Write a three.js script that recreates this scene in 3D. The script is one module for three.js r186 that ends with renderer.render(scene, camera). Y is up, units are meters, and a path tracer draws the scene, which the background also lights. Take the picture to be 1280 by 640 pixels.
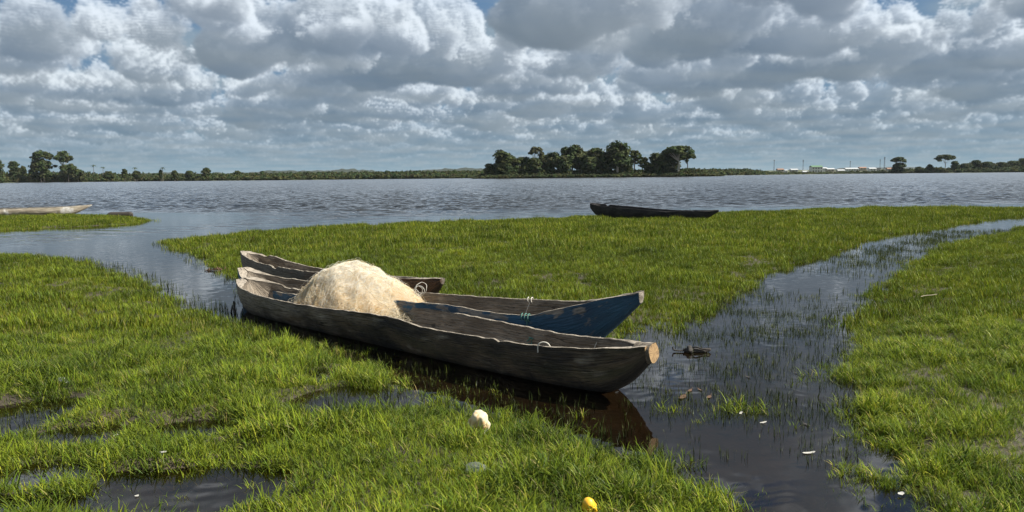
import * as THREE from 'three';
import { mergeGeometries, mergeVertices, toCreasedNormals } from 'three/addons/utils/BufferGeometryUtils.js';

// ---------------------------------------------------------------- camera
const IMG_W = 1280, IMG_H = 640, FOCAL = 924;              // photograph size and focal length in its pixels
const EYE = new THREE.Vector3(0, 1.6, 0);
const PITCH = -Math.atan(100 / FOCAL), ROLL = -Math.atan(13 / 1280);
const camera = new THREE.PerspectiveCamera(2 * Math.atan(IMG_H / 2 / FOCAL) * 180 / Math.PI, IMG_W / IMG_H, 0.1, 20000);
camera.position.copy(EYE);
camera.rotation.order = 'YXZ';
camera.rotation.set(PITCH, 0, ROLL);
camera.updateMatrixWorld(true);
const scene = new THREE.Scene();

// ---------------------------------------------------------------- numbers
function rng(seed) { let s = seed | 0; return () => { s = (s + 0x6d2b79f5) | 0; let t = Math.imul(s ^ (s >>> 15), 1 | s); t = (t + Math.imul(t ^ (t >>> 7), 61 | t)) ^ t; return ((t ^ (t >>> 14)) >>> 0) / 4294967296; }; }
const clamp = (x, a = 0, b = 1) => (x < a ? a : x > b ? b : x);
const lerp = (a, b, t) => a + (b - a) * t;
const sstep = (a, b, x) => { const t = clamp((x - a) / (b - a)); return t * t * (3 - 2 * t); };
function hash3(x, y, z, s) { let h = Math.imul(x, 374761393) + Math.imul(y, 668265263) + Math.imul(z, 2147483647 ^ 0x5bd1e995) + Math.imul(s, 1274126177) | 0; h = Math.imul(h ^ (h >>> 13), 1274126177); h = Math.imul(h ^ (h >>> 15), 2246822519); return ((h ^ (h >>> 16)) >>> 0) / 4294967296; }
const GR2 = new Float32Array(512); { const r = rng(5); for (let i = 0; i < 256; i++) { const a = r() * 6.283185; GR2[2 * i] = Math.cos(a); GR2[2 * i + 1] = Math.sin(a); } }
function noise2(x, y, s = 0) {                                // gradient noise, about -1..1
  const ix = Math.floor(x), iy = Math.floor(y), fx = x - ix, fy = y - iy, u = fx * fx * fx * (fx * (fx * 6 - 15) + 10), v = fy * fy * fy * (fy * (fy * 6 - 15) + 10);
  const g = (i, j, dx, dy) => { const k = (hash3(i, j, 0, s) * 256) | 0; return GR2[2 * k] * dx + GR2[2 * k + 1] * dy; };
  return 1.5 * lerp(lerp(g(ix, iy, fx, fy), g(ix + 1, iy, fx - 1, fy), u), lerp(g(ix, iy + 1, fx, fy - 1), g(ix + 1, iy + 1, fx - 1, fy - 1), u), v);
}
function fbm2(x, y, oct, s = 0) { let a = 0.5, t = 0; for (let i = 0; i < oct; i++) { t += a * noise2(x, y, s + i); x = x * 2.03 + 11.7; y = y * 2.03 - 5.3; a *= 0.5; } return t; }

// ---------------------------------------------------------------- sun
const SUN = new THREE.Vector3(0.70, 0.72, 0.05).normalize();

// ---------------------------------------------------------------- sky: air and a layer of broken cumulus, marched through in every direction
function tileVolume(N, fn) { const a = new Float32Array(N * N * N); for (let z = 0, i = 0; z < N; z++) for (let y = 0; y < N; y++) for (let x = 0; x < N; x++, i++) a[i] = fn(x / N, y / N, z / N); return a; }
function perlin3t(x, y, z, p, s) {                            // periodic with period p
  const ix = Math.floor(x), iy = Math.floor(y), iz = Math.floor(z), fx = x - ix, fy = y - iy, fz = z - iz;
  const q = (t) => t * t * t * (t * (t * 6 - 15) + 10), u = q(fx), v = q(fy), w = q(fz), m = (k) => ((k % p) + p) % p;
  const g = (i, j, k, dx, dy, dz) => { const h = (hash3(m(i), m(j), m(k), s) * 12) | 0; const a = h < 8 ? dx : dy, b = h < 4 ? dy : h === 8 || h === 10 ? dx : dz; return ((h & 1) ? -a : a) + ((h & 2) ? -b : b); };
  const l = (k, dz) => lerp(lerp(g(ix, iy, k, fx, fy, dz), g(ix + 1, iy, k, fx - 1, fy, dz), u), lerp(g(ix, iy + 1, k, fx, fy - 1, dz), g(ix + 1, iy + 1, k, fx - 1, fy - 1, dz), u), v);
  return lerp(l(iz, fz), l(iz + 1, fz - 1), w);
}
function worley3t(x, y, z, p, s) {                            // 1 at the cell points, falling to 0
  const ix = Math.floor(x), iy = Math.floor(y), iz = Math.floor(z); let d = 9; const m = (k) => ((k % p) + p) % p;
  for (let k = -1; k < 2; k++) for (let j = -1; j < 2; j++) for (let i = -1; i < 2; i++) {
    const a = m(ix + i), b = m(iy + j), c = m(iz + k), dx = ix + i + hash3(a, b, c, s) - x, dy = iy + j + hash3(a, b, c, s + 1) - y, dz = iz + k + hash3(a, b, c, s + 2) - z, e = dx * dx + dy * dy + dz * dz; if (e < d) d = e;
  }
  return 1 - Math.min(1, Math.sqrt(d));
}
function makeSky() {
  const NS = 64, ND = 64;
  const shape = tileVolume(NS, (x, y, z) => {
    let p = 0, a = 0.55; for (let o = 0, f = 4; o < 4; o++, f *= 2, a *= 0.5) p += a * perlin3t(x * f, y * f, z * f, f, 20 + o);
    const w = 0.6 * worley3t(x * 4, y * 4, z * 4, 4, 30) + 0.28 * worley3t(x * 8, y * 8, z * 8, 8, 34) + 0.12 * worley3t(x * 16, y * 16, z * 16, 16, 38);
    return clamp(0.5 + 0.55 * p + 0.75 * (w - 0.42));
  });
  const detail = tileVolume(ND, (x, y, z) => 0.55 * worley3t(x * 6, y * 6, z * 6, 6, 50) + 0.3 * worley3t(x * 12, y * 12, z * 12, 12, 54) + 0.15 * worley3t(x * 24, y * 24, z * 24, 24, 58));
  const look = (a, N, x, y, z) => {
    x = (x - Math.floor(x)) * N; y = (y - Math.floor(y)) * N; z = (z - Math.floor(z)) * N;
    const x0 = x | 0, y0 = y | 0, z0 = z | 0, fx = x - x0, fy = y - y0, fz = z - z0, x1 = x0 + 1 === N ? 0 : x0 + 1, y1 = (y0 + 1 === N ? 0 : y0 + 1) * N, z1 = (z0 + 1 === N ? 0 : z0 + 1) * N * N, Y = y0 * N, Z = z0 * N * N;
    const c0 = a[Z + Y + x0] + (a[Z + Y + x1] - a[Z + Y + x0]) * fx, c1 = a[Z + y1 + x0] + (a[Z + y1 + x1] - a[Z + y1 + x0]) * fx;
    const c2 = a[z1 + Y + x0] + (a[z1 + Y + x1] - a[z1 + Y + x0]) * fx, c3 = a[z1 + y1 + x0] + (a[z1 + y1 + x1] - a[z1 + y1 + x0]) * fx;
    const d0 = c0 + (c1 - c0) * fy, d1 = c2 + (c3 - c2) * fy; return d0 + (d1 - d0) * fz;
  };
  const WN = 256, weather = new Float32Array(WN * WN), WS = 30000;    // coverage over 30 km, tiling
  for (let j = 0, i = 0; j < WN; j++) for (let k = 0; k < WN; k++, i++) { let t = 0, a = 0.6; for (let o = 0, f = 33; o < 4; o++, f *= 2, a *= 0.5) t += a * perlin3t(k / WN * f, j / WN * f, 0.5, f, 70 + o); weather[i] = t; }
  const cover = (x, z) => { x = (x / WS - Math.floor(x / WS)) * WN; z = (z / WS - Math.floor(z / WS)) * WN; const x0 = x | 0, z0 = z | 0, fx = x - x0, fz = z - z0, x1 = (x0 + 1) % WN, z1 = (z0 + 1) % WN; return lerp(lerp(weather[z0 * WN + x0], weather[z0 * WN + x1], fx), lerp(weather[z1 * WN + x0], weather[z1 * WN + x1], fx), fz); };
  const Y0 = 560, Y1 = 1800, SIG = 0.034;
  const density = (x, y, z, fine) => {
    const h = (y - Y0) / (Y1 - Y0); if (h <= 0 || h >= 1) return 0;
    const cov = clamp(0.525 + 0.88 * cover(x, z));
    const top = 0.16 + 0.84 * cov, prof = sstep(0, 0.30, h) * clamp((top - h) / (0.6 * top));
    if (prof <= 0) return 0;
    let b = look(shape, NS, x / 1700 + 0.13, y / 1900, z / 1700 + 0.41);
    b = b * (0.30 + 0.70 * prof) - (1 - cov * (0.55 + 0.45 * prof)) * 0.60;
    if (b <= 0) return 0;
    b *= 2.1;
    if (!fine) return Math.min(1, b * 0.8);
    const e = look(detail, ND, x / 620, y / 600, z / 620), e2 = look(detail, ND, x / 210 + 0.3, y / 200, z / 210);
    const d = b - (1 - (0.62 * e + 0.38 * e2)) * 0.92 * (0.7 + 0.3 * Math.min(1, h * 5)) * (1 - 0.35 * Math.min(1, b));
    return d <= 0 ? 0 : Math.min(1, d * 4.5);
  };
  const hg = (c, g) => (1 - g * g) / Math.pow(1 + g * g - 2 * g * c, 1.5);
  const S = { x: 0, y: SUN.y, z: 0 }, LS = [30, 80, 160, 300, 520], LW = [50, 60, 110, 180, 260];
  const sunlit = [0.95, 0.985, 1.0], amb = [0.29, 0.385, 0.50];
  const out = [0, 0, 0], veilN = (x, z) => fbm2(x / 5200, z / 5200, 5, 90);
  const YAW = -0.325, yc = Math.cos(YAW), ys = Math.sin(YAW);       // which way the cloud field lies
  S.x = SUN.x * yc + SUN.z * ys; S.z = SUN.z * yc - SUN.x * ys;
  const radiance = (ax, dy, az) => {
    const dx = ax * yc + az * ys, dz = az * yc - ax * ys;
    const c = dx * S.x + dy * S.y + dz * S.z, up = Math.max(dy, 0.004);
    // clear air: deeper blue overhead, pale and grey toward the horizon
    const k = Math.pow(1 - up, 5.5), glow = 0.05 * hg(c, 0.72) / 6;
    let r = lerp(0.075, 0.185, k) + glow, g = lerp(0.165, 0.285, k) + glow, b = lerp(0.33, 0.345, k) + glow;
    // thin high layer
    const tv = 4200 / (up + 0.03), v = sstep(-0.32, 0.40, veilN(dx * tv, dz * tv)) * 0.8;
    r = lerp(r, 0.27, v); g = lerp(g, 0.34, v); b = lerp(b, 0.385, v);
    const airR = r, airG = g, airB = b;
    // cumulus
    const ph = 0.62 * hg(c, 0.62) * 0.35 + 0.55 * hg(c, -0.15) * 0.55 + 0.16;
    const t0 = Y0 / (up + 0.004), t1 = Math.min(Y1 / (up + 0.004), t0 + 17000, 60000);
    let T = 1, R = 0, G = 0, B = 0;
    if (t0 < 52000) {
      let t = t0 + hash3((dx * 9e5) | 0, (dy * 9e5) | 0, (dz * 9e5) | 0, 3) * 0.006 * t0, hit = 0;
      while (t < t1 && T > 0.015) {
        const far = t > 16000, st = Math.max(hit > 0 ? 16 : 50, t * (hit > 0 ? 0.0048 : 0.013));
        const x = dx * t, y = (dy + 0.004) * t, z = dz * t, d = density(x, y, z, true);
        if (d > 0) {
          hit = 8;
          let od = 0; for (let q = 0; q < 5; q++) od += LW[q] * density(x + S.x * LS[q], y + S.y * LS[q], z + S.z * LS[q], q < 2 && !far);
          od *= SIG; const h = (y - Y0) / (Y1 - Y0);
          const beam = (0.70 * Math.exp(-od) + 0.40 * Math.exp(-od * 0.14)) * ph * 1.30, a = 0.27 + 0.38 * h;
          const ext = Math.exp(-d * SIG * st * 1.15), w = T * (1 - ext), hz = 1 - Math.exp(-t / 17000);
          R += w * lerp(sunlit[0] * beam + amb[0] * a, airR * 1.02, hz); G += w * lerp(sunlit[1] * beam + amb[1] * a, airG * 1.02, hz); B += w * lerp(sunlit[2] * beam + amb[2] * a, airB * 1.02, hz);
          T *= ext;
        } else hit--;
        t += st;
      }
    }
    out[0] = R + T * r; out[1] = G + T * g; out[2] = B + T * b;
  };
  const W = 4096, H = 2048, data = new Float32Array(W * H * 4);
  // fine sampling over the part of the sky above the lake, a quarter of it elsewhere: the same air and clouds throughout
  const fine = (col, row) => row < 1024 + 236 && Math.abs(col - 1024) < 512;
  const put = (i) => { data[i] = out[0]; data[i + 1] = out[1]; data[i + 2] = out[2]; data[i + 3] = 1; };
  const dir = (col, row) => { const a = ((col + 0.5) / W - 0.5) * 2 * Math.PI, e = ((row + 0.5) / H - 0.5) * Math.PI; radiance(Math.cos(e) * Math.cos(a), Math.sin(e), Math.cos(e) * Math.sin(a)); };
  const Q = 4, cw = W / Q, ch = 1024 / Q, coarse = new Float32Array(cw * (ch + 1) * 3);
  for (let j = 0; j <= ch; j++) for (let i = 0; i < cw; i++) { dir(i * Q + 1.5, Math.min(2047.4, 1024 + j * Q + 1.5)); coarse.set(out, (j * cw + i) * 3); }
  for (let row = 1024; row < H; row++) for (let col = 0; col < W; col++) {
    const o = (row * W + col) * 4;
    if (fine(col, row)) { dir(col, row); put(o); continue; }
    const u = (col - 1.5) / Q, v = Math.max(0, (row - 1024 - 1.5) / Q), i0 = Math.floor(u), j0 = Math.floor(v), fu = u - i0, fv = v - j0, ia = (i0 + cw) % cw, ib = (i0 + 1) % cw, j1 = Math.min(ch, j0 + 1);
    for (let q = 0; q < 3; q++) out[q] = lerp(lerp(coarse[(j0 * cw + ia) * 3 + q], coarse[(j0 * cw + ib) * 3 + q], fu), lerp(coarse[(j1 * cw + ia) * 3 + q], coarse[(j1 * cw + ib) * 3 + q], fu), fv);
    put(o);
  }
  for (let row = 0; row < 1024; row++) for (let col = 0; col < W; col++) { const o = (row * W + col) * 4; data[o] = 0.10; data[o + 1] = 0.12; data[o + 2] = 0.13; data[o + 3] = 1; }
  const tex = new THREE.DataTexture(data, W, H, THREE.RGBAFormat, THREE.FloatType);
  tex.mapping = THREE.EquirectangularReflectionMapping; tex.magFilter = THREE.LinearFilter; tex.needsUpdate = true;
  return tex;
}
const skyTexture = makeSky();
scene.background = skyTexture;
scene.environment = skyTexture;
scene.backgroundIntensity = scene.environmentIntensity = 0.56;
const sunLight = new THREE.DirectionalLight(new THREE.Color(1.0, 0.95, 0.86), 4.8);
sunLight.name = 'sun';
sunLight.position.copy(SUN).multiplyScalar(60).add(new THREE.Vector3(0, 0, -14));
sunLight.target.position.set(0, 0, -14);
sunLight.castShadow = true;
sunLight.shadow.mapSize.set(4096, 4096);
Object.assign(sunLight.shadow.camera, { left: -34, right: 34, top: 34, bottom: -34, near: 1, far: 140 });
scene.add(sunLight, sunLight.target);
const renderer = new THREE.WebGLRenderer({ antialias: true });
renderer.toneMapping = THREE.LinearToneMapping;
renderer.toneMappingExposure = 2.2;
renderer.shadowMap.enabled = true;

// ---------------------------------------------------------------- helpers
const V3 = (x, y, z) => new THREE.Vector3(x, y, z);
function ray(px, py) { return V3((px - IMG_W / 2) / FOCAL, (IMG_H / 2 - py) / FOCAL, -1).applyEuler(camera.rotation).normalize(); }
function ground(px, py, y = 0) { const d = ray(px, py), t = (y - EYE.y) / d.y; return V3(EYE.x + d.x * t, y, EYE.z + d.z * t); }      // where the sight line meets the level y
function atDepth(px, py, dist) { const d = ray(px, py); const t = dist / -d.z; return V3(d.x * t, EYE.y + d.y * t, -dist); }
const used = new Map();
function numbered(name) { const n = used.get(name) ?? 0; used.set(name, n + 1); return n ? `${name}_${String(n).padStart(3, '0')}` : name; }
function thing(name, label, category, pos = [0, 0, 0], turn = 0, group) {
  const o = new THREE.Group(); o.name = numbered(name); o.position.set(...pos); o.rotation.y = turn; o.userData = { label, category }; if (group) o.userData.group = group; scene.add(o); return o;
}
function part(name, geometry, material, parent) { const m = new THREE.Mesh(geometry, material); m.name = name; parent.add(m); return m; }
function single(name, geometry, material, label, category, group) { const m = new THREE.Mesh(geometry, material); m.name = numbered(name); m.userData = { label, category }; if (group) m.userData.group = group; scene.add(m); return m; }
function structure(name, geometry, material) { const m = new THREE.Mesh(geometry, material); m.name = name; m.userData = { kind: 'structure' }; scene.add(m); return m; }
const toSRGB = (c) => 255 * (c <= 0.0031308 ? 12.92 * c : 1.055 * Math.pow(clamp(c), 1 / 2.4) - 0.055);
function colorTexture(W, H, fn, repeat = false) {               // fn(u, v) -> linear [r, g, b]
  const a = new Uint8Array(W * H * 4);
  for (let j = 0, o = 0; j < H; j++) for (let i = 0; i < W; i++, o += 4) { const c = fn((i + 0.5) / W, (j + 0.5) / H); a[o] = toSRGB(c[0]); a[o + 1] = toSRGB(c[1]); a[o + 2] = toSRGB(c[2]); a[o + 3] = 255; }
  const t = new THREE.DataTexture(a, W, H); t.colorSpace = THREE.SRGBColorSpace; t.magFilter = THREE.LinearFilter; t.wrapS = t.wrapT = repeat ? THREE.RepeatWrapping : THREE.ClampToEdgeWrapping; t.needsUpdate = true; return t;
}
function grayTexture(W, H, fn, repeat = false) {
  const a = new Uint8Array(W * H * 4);
  for (let j = 0, o = 0; j < H; j++) for (let i = 0; i < W; i++, o += 4) { a[o] = a[o + 1] = a[o + 2] = 255 * clamp(fn((i + 0.5) / W, (j + 0.5) / H)); a[o + 3] = 255; }
  const t = new THREE.DataTexture(a, W, H); t.magFilter = THREE.LinearFilter; t.wrapS = t.wrapT = repeat ? THREE.RepeatWrapping : THREE.ClampToEdgeWrapping; t.needsUpdate = true; return t;
}
function tiled(tex, x, y) { const t = tex.clone(); t.wrapS = t.wrapT = THREE.RepeatWrapping; t.repeat.set(x, y); t.needsUpdate = true; return t; }
const mix3 = (a, b, t) => [lerp(a[0], b[0], t), lerp(a[1], b[1], t), lerp(a[2], b[2], t)];
const tile2 = (u, v, f, s) => perlin3t(u * f, v * f, 0.5, f, s);
const tileFbm = (u, v, f, oct, s) => { let t = 0, a = 0.6; for (let o = 0; o < oct; o++, f *= 2, a *= 0.5) t += a * tile2(u, v, f, s + o); return t; };

// ---------------------------------------------------------------- the marsh: outlines of the grassy banks, read off the ground
const outline = (list) => list.map(([x, y]) => { const p = ground(x, y); return [p.x, p.z]; });
const leftBank = outline([[-420, 318], [0, 320], [60, 323], [130, 337], [180, 358], [215, 380], [255, 397], [300, 409], [345, 420], [400, 440], [450, 460], [500, 483], [560, 503], [620, 522], [690, 546], [760, 565], [820, 585], [870, 610], [905, 642], [935, 700], [960, 800], [960, 2600], [-3000, 2600]]);
const rightBank = outline([[1760, 274], [1290, 283], [1205, 303], [1140, 332], [1108, 363], [1076, 405], [1058, 446], [1046, 480], [1058, 508], [1082, 535], [1105, 565], [1128, 592], [1150, 616], [1180, 650], [1215, 700], [1260, 800], [1260, 2600], [4200, 2600]]);
const midBank = outline([[205, 303], [240, 316], [270, 331], [310, 349], [332, 372], [480, 405], [620, 424], [740, 430], [800, 413], [830, 411], [847, 406], [882, 387], [916, 366], [931, 353], [957, 342], [1035, 317], [1064, 304], [1112, 293], [1168, 284.5], [1225, 276.5], [1290, 268], [1500, 258], [1500, 254], [1290, 262], [1200, 261], [1100, 261.5], [1000, 264], [900, 268], [740, 272], [660, 276.5], [600, 278], [500, 281], [400, 287], [300, 294]]);
const leftSpit = outline([[-260, 273], [0, 270.8], [60, 270.4], [110, 270.4], [150, 272], [187, 276], [170, 279.5], [130, 282], [60, 285.5], [0, 288], [-260, 298]]);
const rightPatch = outline([[1030, 590], [1060, 578], [1100, 590], [1130, 600], [1160, 615], [1170, 632], [1120, 618], [1070, 606]]);
const banks = [leftBank, rightBank, midBank, leftSpit];
function inside(poly, x, z) {                                    // signed distance to an outline, positive inside
  let d = 1e9, c = false;
  for (let i = 0, j = poly.length - 1; i < poly.length; j = i++) {
    const [ax, az] = poly[j], [bx, bz] = poly[i], ex = bx - ax, ez = bz - az, t = clamp(((x - ax) * ex + (z - az) * ez) / (ex * ex + ez * ez)), qx = ax + ex * t - x, qz = az + ez * t - z, q = qx * qx + qz * qz;
    if (q < d) d = q;
    if ((bz > z) !== (az > z) && x < (ax - bx) * (z - bz) / (az - bz) + bx) c = !c;
  }
  return (c ? 1 : -1) * Math.sqrt(d);
}
const puddle = (px, py, rx, ry, deep) => { const c = ground(px, py), e = ground(px + rx, py), f = ground(px, py - ry); return { x: c.x, z: c.z, rx: e.x - c.x, rz: c.z - f.z, deep }; };
const puddles = [puddle(225, 616, 140, 31, 0.115), puddle(432, 503, 72, 16, 0.115), puddle(385, 513, 38, 11, 0.085), puddle(250, 538, 60, 14, 0.08), puddle(110, 545, 60, 15, 0.095), puddle(15, 525, 66, 27, 0.10), puddle(60, 595, 90, 15, 0.075), puddle(200, 492, 36, 10, 0.08), puddle(310, 562, 50, 10, 0.06), puddle(395, 472, 20, 9, 0.08), puddle(355, 454, 16, 8, 0.07), puddle(20, 634, 80, 12, 0.07), puddle(340, 632, 60, 12, 0.07), puddle(205, 400, 14, 6, 0.06), puddle(600, 620, 26, 8, 0.05)];
function rawHeight(x, z) {
  let d = -1e9; for (const b of banks) { const s = inside(b, x, z); if (s > d) d = s; }
  const away = -d;
  d -= 0.15;
  d += 0.10 * noise2(x * 1.6, z * 1.6, 7) + 0.05 * noise2(x * 4.3, z * 4.3, 8) + 0.28 * noise2(x * 0.42, z * 0.42, 9) * sstep(12, 22, -z);
  let h = d > 0 ? 0.05 * sstep(0, 0.55, d) : -(0.055 * sstep(0, 0.5, -d) + 0.05 * sstep(0.4, 2, -d) + 1.1 * sstep(2.2, 12, -d));
  h += 0.016 * noise2(x * 1.1, z * 1.1, 1) + 0.014 * noise2(x * 3.1, z * 3.1, 2) + 0.007 * noise2(x * 8, z * 8, 3);
  for (const p of puddles) { const ex = (x - p.x) / p.rx, ez = (z - p.z) / p.rz, q = ex * ex + ez * ez + 0.55 * noise2(x * 3.7, z * 3.7, 12) + 0.3 * noise2(x * 9, z * 9, 13); if (q < 1.6) h -= p.deep * sstep(1.6, 0.5, q); }
  const wet = sstep(-4.7, -3.9, z) * sstep(-0.7, -1.4, x); h -= wet * (0.030 + 0.03 * noise2(x * 2.3, z * 4.2, 15));
  const rp = inside(rightPatch, x, z); if (rp > -0.25) h = Math.max(h, -0.055 + 0.05 * sstep(-0.2, 0.1, rp));
  return [h, away];
}
const GX0 = -31, GX1 = 31, GZ0 = -45, GZ1 = 7, CELL = 0.125, GNX = Math.round((GX1 - GX0) / CELL) + 1, GNZ = Math.round((GZ1 - GZ0) / CELL) + 1;
const heights = new Float32Array(GNX * GNZ), shoreAway = new Float32Array(GNX * GNZ);
for (let j = 0, i = 0; j < GNZ; j++) for (let k = 0; k < GNX; k++, i++) { const [h, a] = rawHeight(GX0 + k * CELL, GZ0 + j * CELL); heights[i] = h; shoreAway[i] = a; }
function gridded(a, x, z, outsideValue) {
  const u = (x - GX0) / CELL, v = (z - GZ0) / CELL; if (u < 0 || v < 0 || u >= GNX - 1 || v >= GNZ - 1) return outsideValue;
  const i = u | 0, j = v | 0, fu = u - i, fv = v - j, o = j * GNX + i; return lerp(lerp(a[o], a[o + 1], fu), lerp(a[o + GNX], a[o + GNX + 1], fu), fv);
}
const heightAt = (x, z) => gridded(heights, x, z, -1.1), awayAt = (x, z) => gridded(shoreAway, x, z, 14);
function gridGeometry(nx, nz, at) {                              // at(k, j) -> [x, y, z, u, v]
  const p = new Float32Array(nx * nz * 3), uv = new Float32Array(nx * nz * 2), idx = new Uint32Array((nx - 1) * (nz - 1) * 6);
  for (let j = 0, i = 0; j < nz; j++) for (let k = 0; k < nx; k++, i++) { const q = at(k, j); p.set(q.slice(0, 3), i * 3); uv[2 * i] = q[3]; uv[2 * i + 1] = q[4]; }
  for (let j = 0, o = 0; j < nz - 1; j++) for (let k = 0; k < nx - 1; k++) { const a = j * nx + k, b = a + 1, c = a + nx, d = c + 1; idx[o++] = a; idx[o++] = c; idx[o++] = b; idx[o++] = b; idx[o++] = c; idx[o++] = d; }
  const g = new THREE.BufferGeometry(); g.setAttribute('position', new THREE.BufferAttribute(p, 3)); g.setAttribute('uv', new THREE.BufferAttribute(uv, 2)); g.setIndex(new THREE.BufferAttribute(idx, 1)); g.computeVertexNormals(); return g;
}
const mudMap = colorTexture(512, 512, (u, v) => { const n = tileFbm(u, v, 4, 5, 100), m = tileFbm(u, v, 16, 3, 110); let c = mix3([0.030, 0.023, 0.014], [0.060, 0.044, 0.026], clamp(0.5 + n)); return mix3(c, [0.026, 0.024, 0.011], clamp(0.9 * m + 0.15)); }, true);
const mudBump = grayTexture(512, 512, (u, v) => 0.5 + 0.6 * tileFbm(u, v, 12, 4, 120), true);
const mudMaterial = new THREE.MeshStandardMaterial({ map: tiled(mudMap, 1 / 1.7, 1 / 1.7), bumpMap: tiled(mudBump, 1 / 0.9, 1 / 0.9), bumpScale: 0.012, roughness: 0.75 });
structure('marsh_ground', gridGeometry(GNX, GNZ, (k, j) => { const x = GX0 + k * CELL, z = GZ0 + j * CELL, border = Math.min(k, GNX - 1 - k, j, GNZ - 1 - j) === 0; return [x, border ? -1.3 : heights[j * GNX + k] < -0.42 ? heights[j * GNX + k] - 0.6 : heights[j * GNX + k], z, x, z]; }), mudMaterial);
{ const g = new THREE.PlaneGeometry(16000, 16000, 8, 8).rotateX(-Math.PI / 2); const uv = g.attributes.uv; for (let i = 0; i < uv.count; i++) uv.setXY(i, uv.getX(i) * 8000, uv.getY(i) * 8000); const m = structure('lake_bed', g, new THREE.MeshStandardMaterial({ map: tiled(colorTexture(256, 256, (u, v) => mix3([0.012, 0.014, 0.014], [0.022, 0.024, 0.022], clamp(0.5 + tileFbm(u, v, 5, 5, 130))), true), 1 / 7, 1 / 7), roughness: 0.9 })); m.position.set(0, -0.5, -4000); }

// ---------------------------------------------------------------- water: one thin sheet, flat in the marsh and choppy out on the lake
const waves = []; { const r = rng(77); for (let i = 0; i < 30; i++) { const L = 0.24 * Math.pow(5.5, i / 29), a = 2.05 + (r() - 0.5) * 1.9; waves.push({ L, kx: Math.cos(a) * 6.2832 / L, kz: Math.sin(a) * 6.2832 / L, A: 0.0100 * Math.pow(L, 0.6), ph: r() * 6.283 }); } }
function waterLevel(x, z, spacing) {
  const away = awayAt(x, z), s = sstep(1.0, 11, away) * (0.75 + 0.25 * sstep(20, 45, -z)); if (s <= 0) return 0;
  const gust = clamp(0.95 + 0.5 * fbm2(x / 16, z / 30, 3, 41), 0.5, 1.5);
  let y = 0; for (const w of waves) { if (w.L < 2.1 * spacing) continue; const q = Math.sin(w.kx * x + w.kz * z + w.ph); y += w.A * (q + 0.25 * q * q - 0.12); }
  return y * s * gust;
}
const rippleNormal = (() => {
  const N = 512, h = new Float32Array(N * N), a = new Uint8Array(N * N * 4), r = rng(31), w = [];
  for (let i = 0; i < 46; i++) { const f = 5 + r() * 26, t = 1.9 + (r() - 0.5) * 2.6, kx = Math.round(Math.cos(t) * f), kz = Math.round(Math.sin(t) * f); w.push([kx, kz, r() * 6.283, 1 / Math.pow(Math.hypot(kx, kz) + 2, 1.35)]); }
  for (let j = 0; j < N; j++) for (let i = 0; i < N; i++) { let y = 0; for (const [kx, kz, p, A] of w) y += A * Math.sin(6.2831853 * (kx * i + kz * j) / N + p); h[j * N + i] = y * (0.8 + 0.5 * tile2(i / N, j / N, 5, 140)); }
  for (let j = 0; j < N; j++) for (let i = 0; i < N; i++) { const dx = (h[j * N + (i + 1) % N] - h[j * N + (i + N - 1) % N]) * 9, dy = (h[((j + 1) % N) * N + i] - h[((j + N - 1) % N) * N + i]) * 9, l = Math.hypot(dx, dy, 1), o = (j * N + i) * 4; a[o] = 127.5 - 127.5 * dx / l; a[o + 1] = 127.5 - 127.5 * dy / l; a[o + 2] = 127.5 + 127.5 / l; a[o + 3] = 255; }
  const t = new THREE.DataTexture(a, N, N); t.magFilter = THREE.LinearFilter; t.wrapS = t.wrapT = THREE.RepeatWrapping; t.needsUpdate = true; return t;
})();
const waterMaterial = new THREE.MeshPhysicalMaterial({ color: new THREE.Color(0.32, 0.26, 0.19), transmission: 1, thickness: 0, ior: 1.42, roughness: 0.03, normalMap: tiled(rippleNormal, 1 / 2.6, 1 / 2.6), normalScale: new THREE.Vector2(0.026, 0.026) });
// farther out the ripples are too fine to build one by one: the same waves, their smallest facets left to the gloss
const openWaterMaterial = new THREE.MeshPhysicalMaterial({ color: new THREE.Color(0.26, 0.27, 0.26), transmission: 1, thickness: 0, ior: 1.333, roughness: 0.21, normalMap: tiled(rippleNormal, 1 / 11, 1 / 11), normalScale: new THREE.Vector2(0.30, 0.30) });
{
  const SPLIT = -36, NX = 420, near = [], far = [];
  for (let z = 7; z > -13; z -= 0.25) near.push(z); for (let z = -13; z > SPLIT; z *= 1.0043) near.push(z); near.push(SPLIT);
  for (let z = SPLIT; z > -700; z *= 1.0043) far.push(z); far.push(-760, -1000, -1600, -3000, -7000);
  const surface = (rows, cut) => gridGeometry(NX, rows.length, (k, j) => { const z = rows[j], reach = Math.max(-z, 13) * 1.05 + 12 * sstep(-40, -13, z), x = (k / (NX - 1) * 2 - 1) * reach, dx = 2 * reach / NX, y = z < -690 || z > -12 ? 0 : waterLevel(x, z, dx * cut) * sstep(-690, -400, z); return [x, y, z, x, -z]; });
  structure('channel_water', surface(near, 1), waterMaterial);
  structure('lake_water', surface(far, 0), openWaterMaterial);
}

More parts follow.
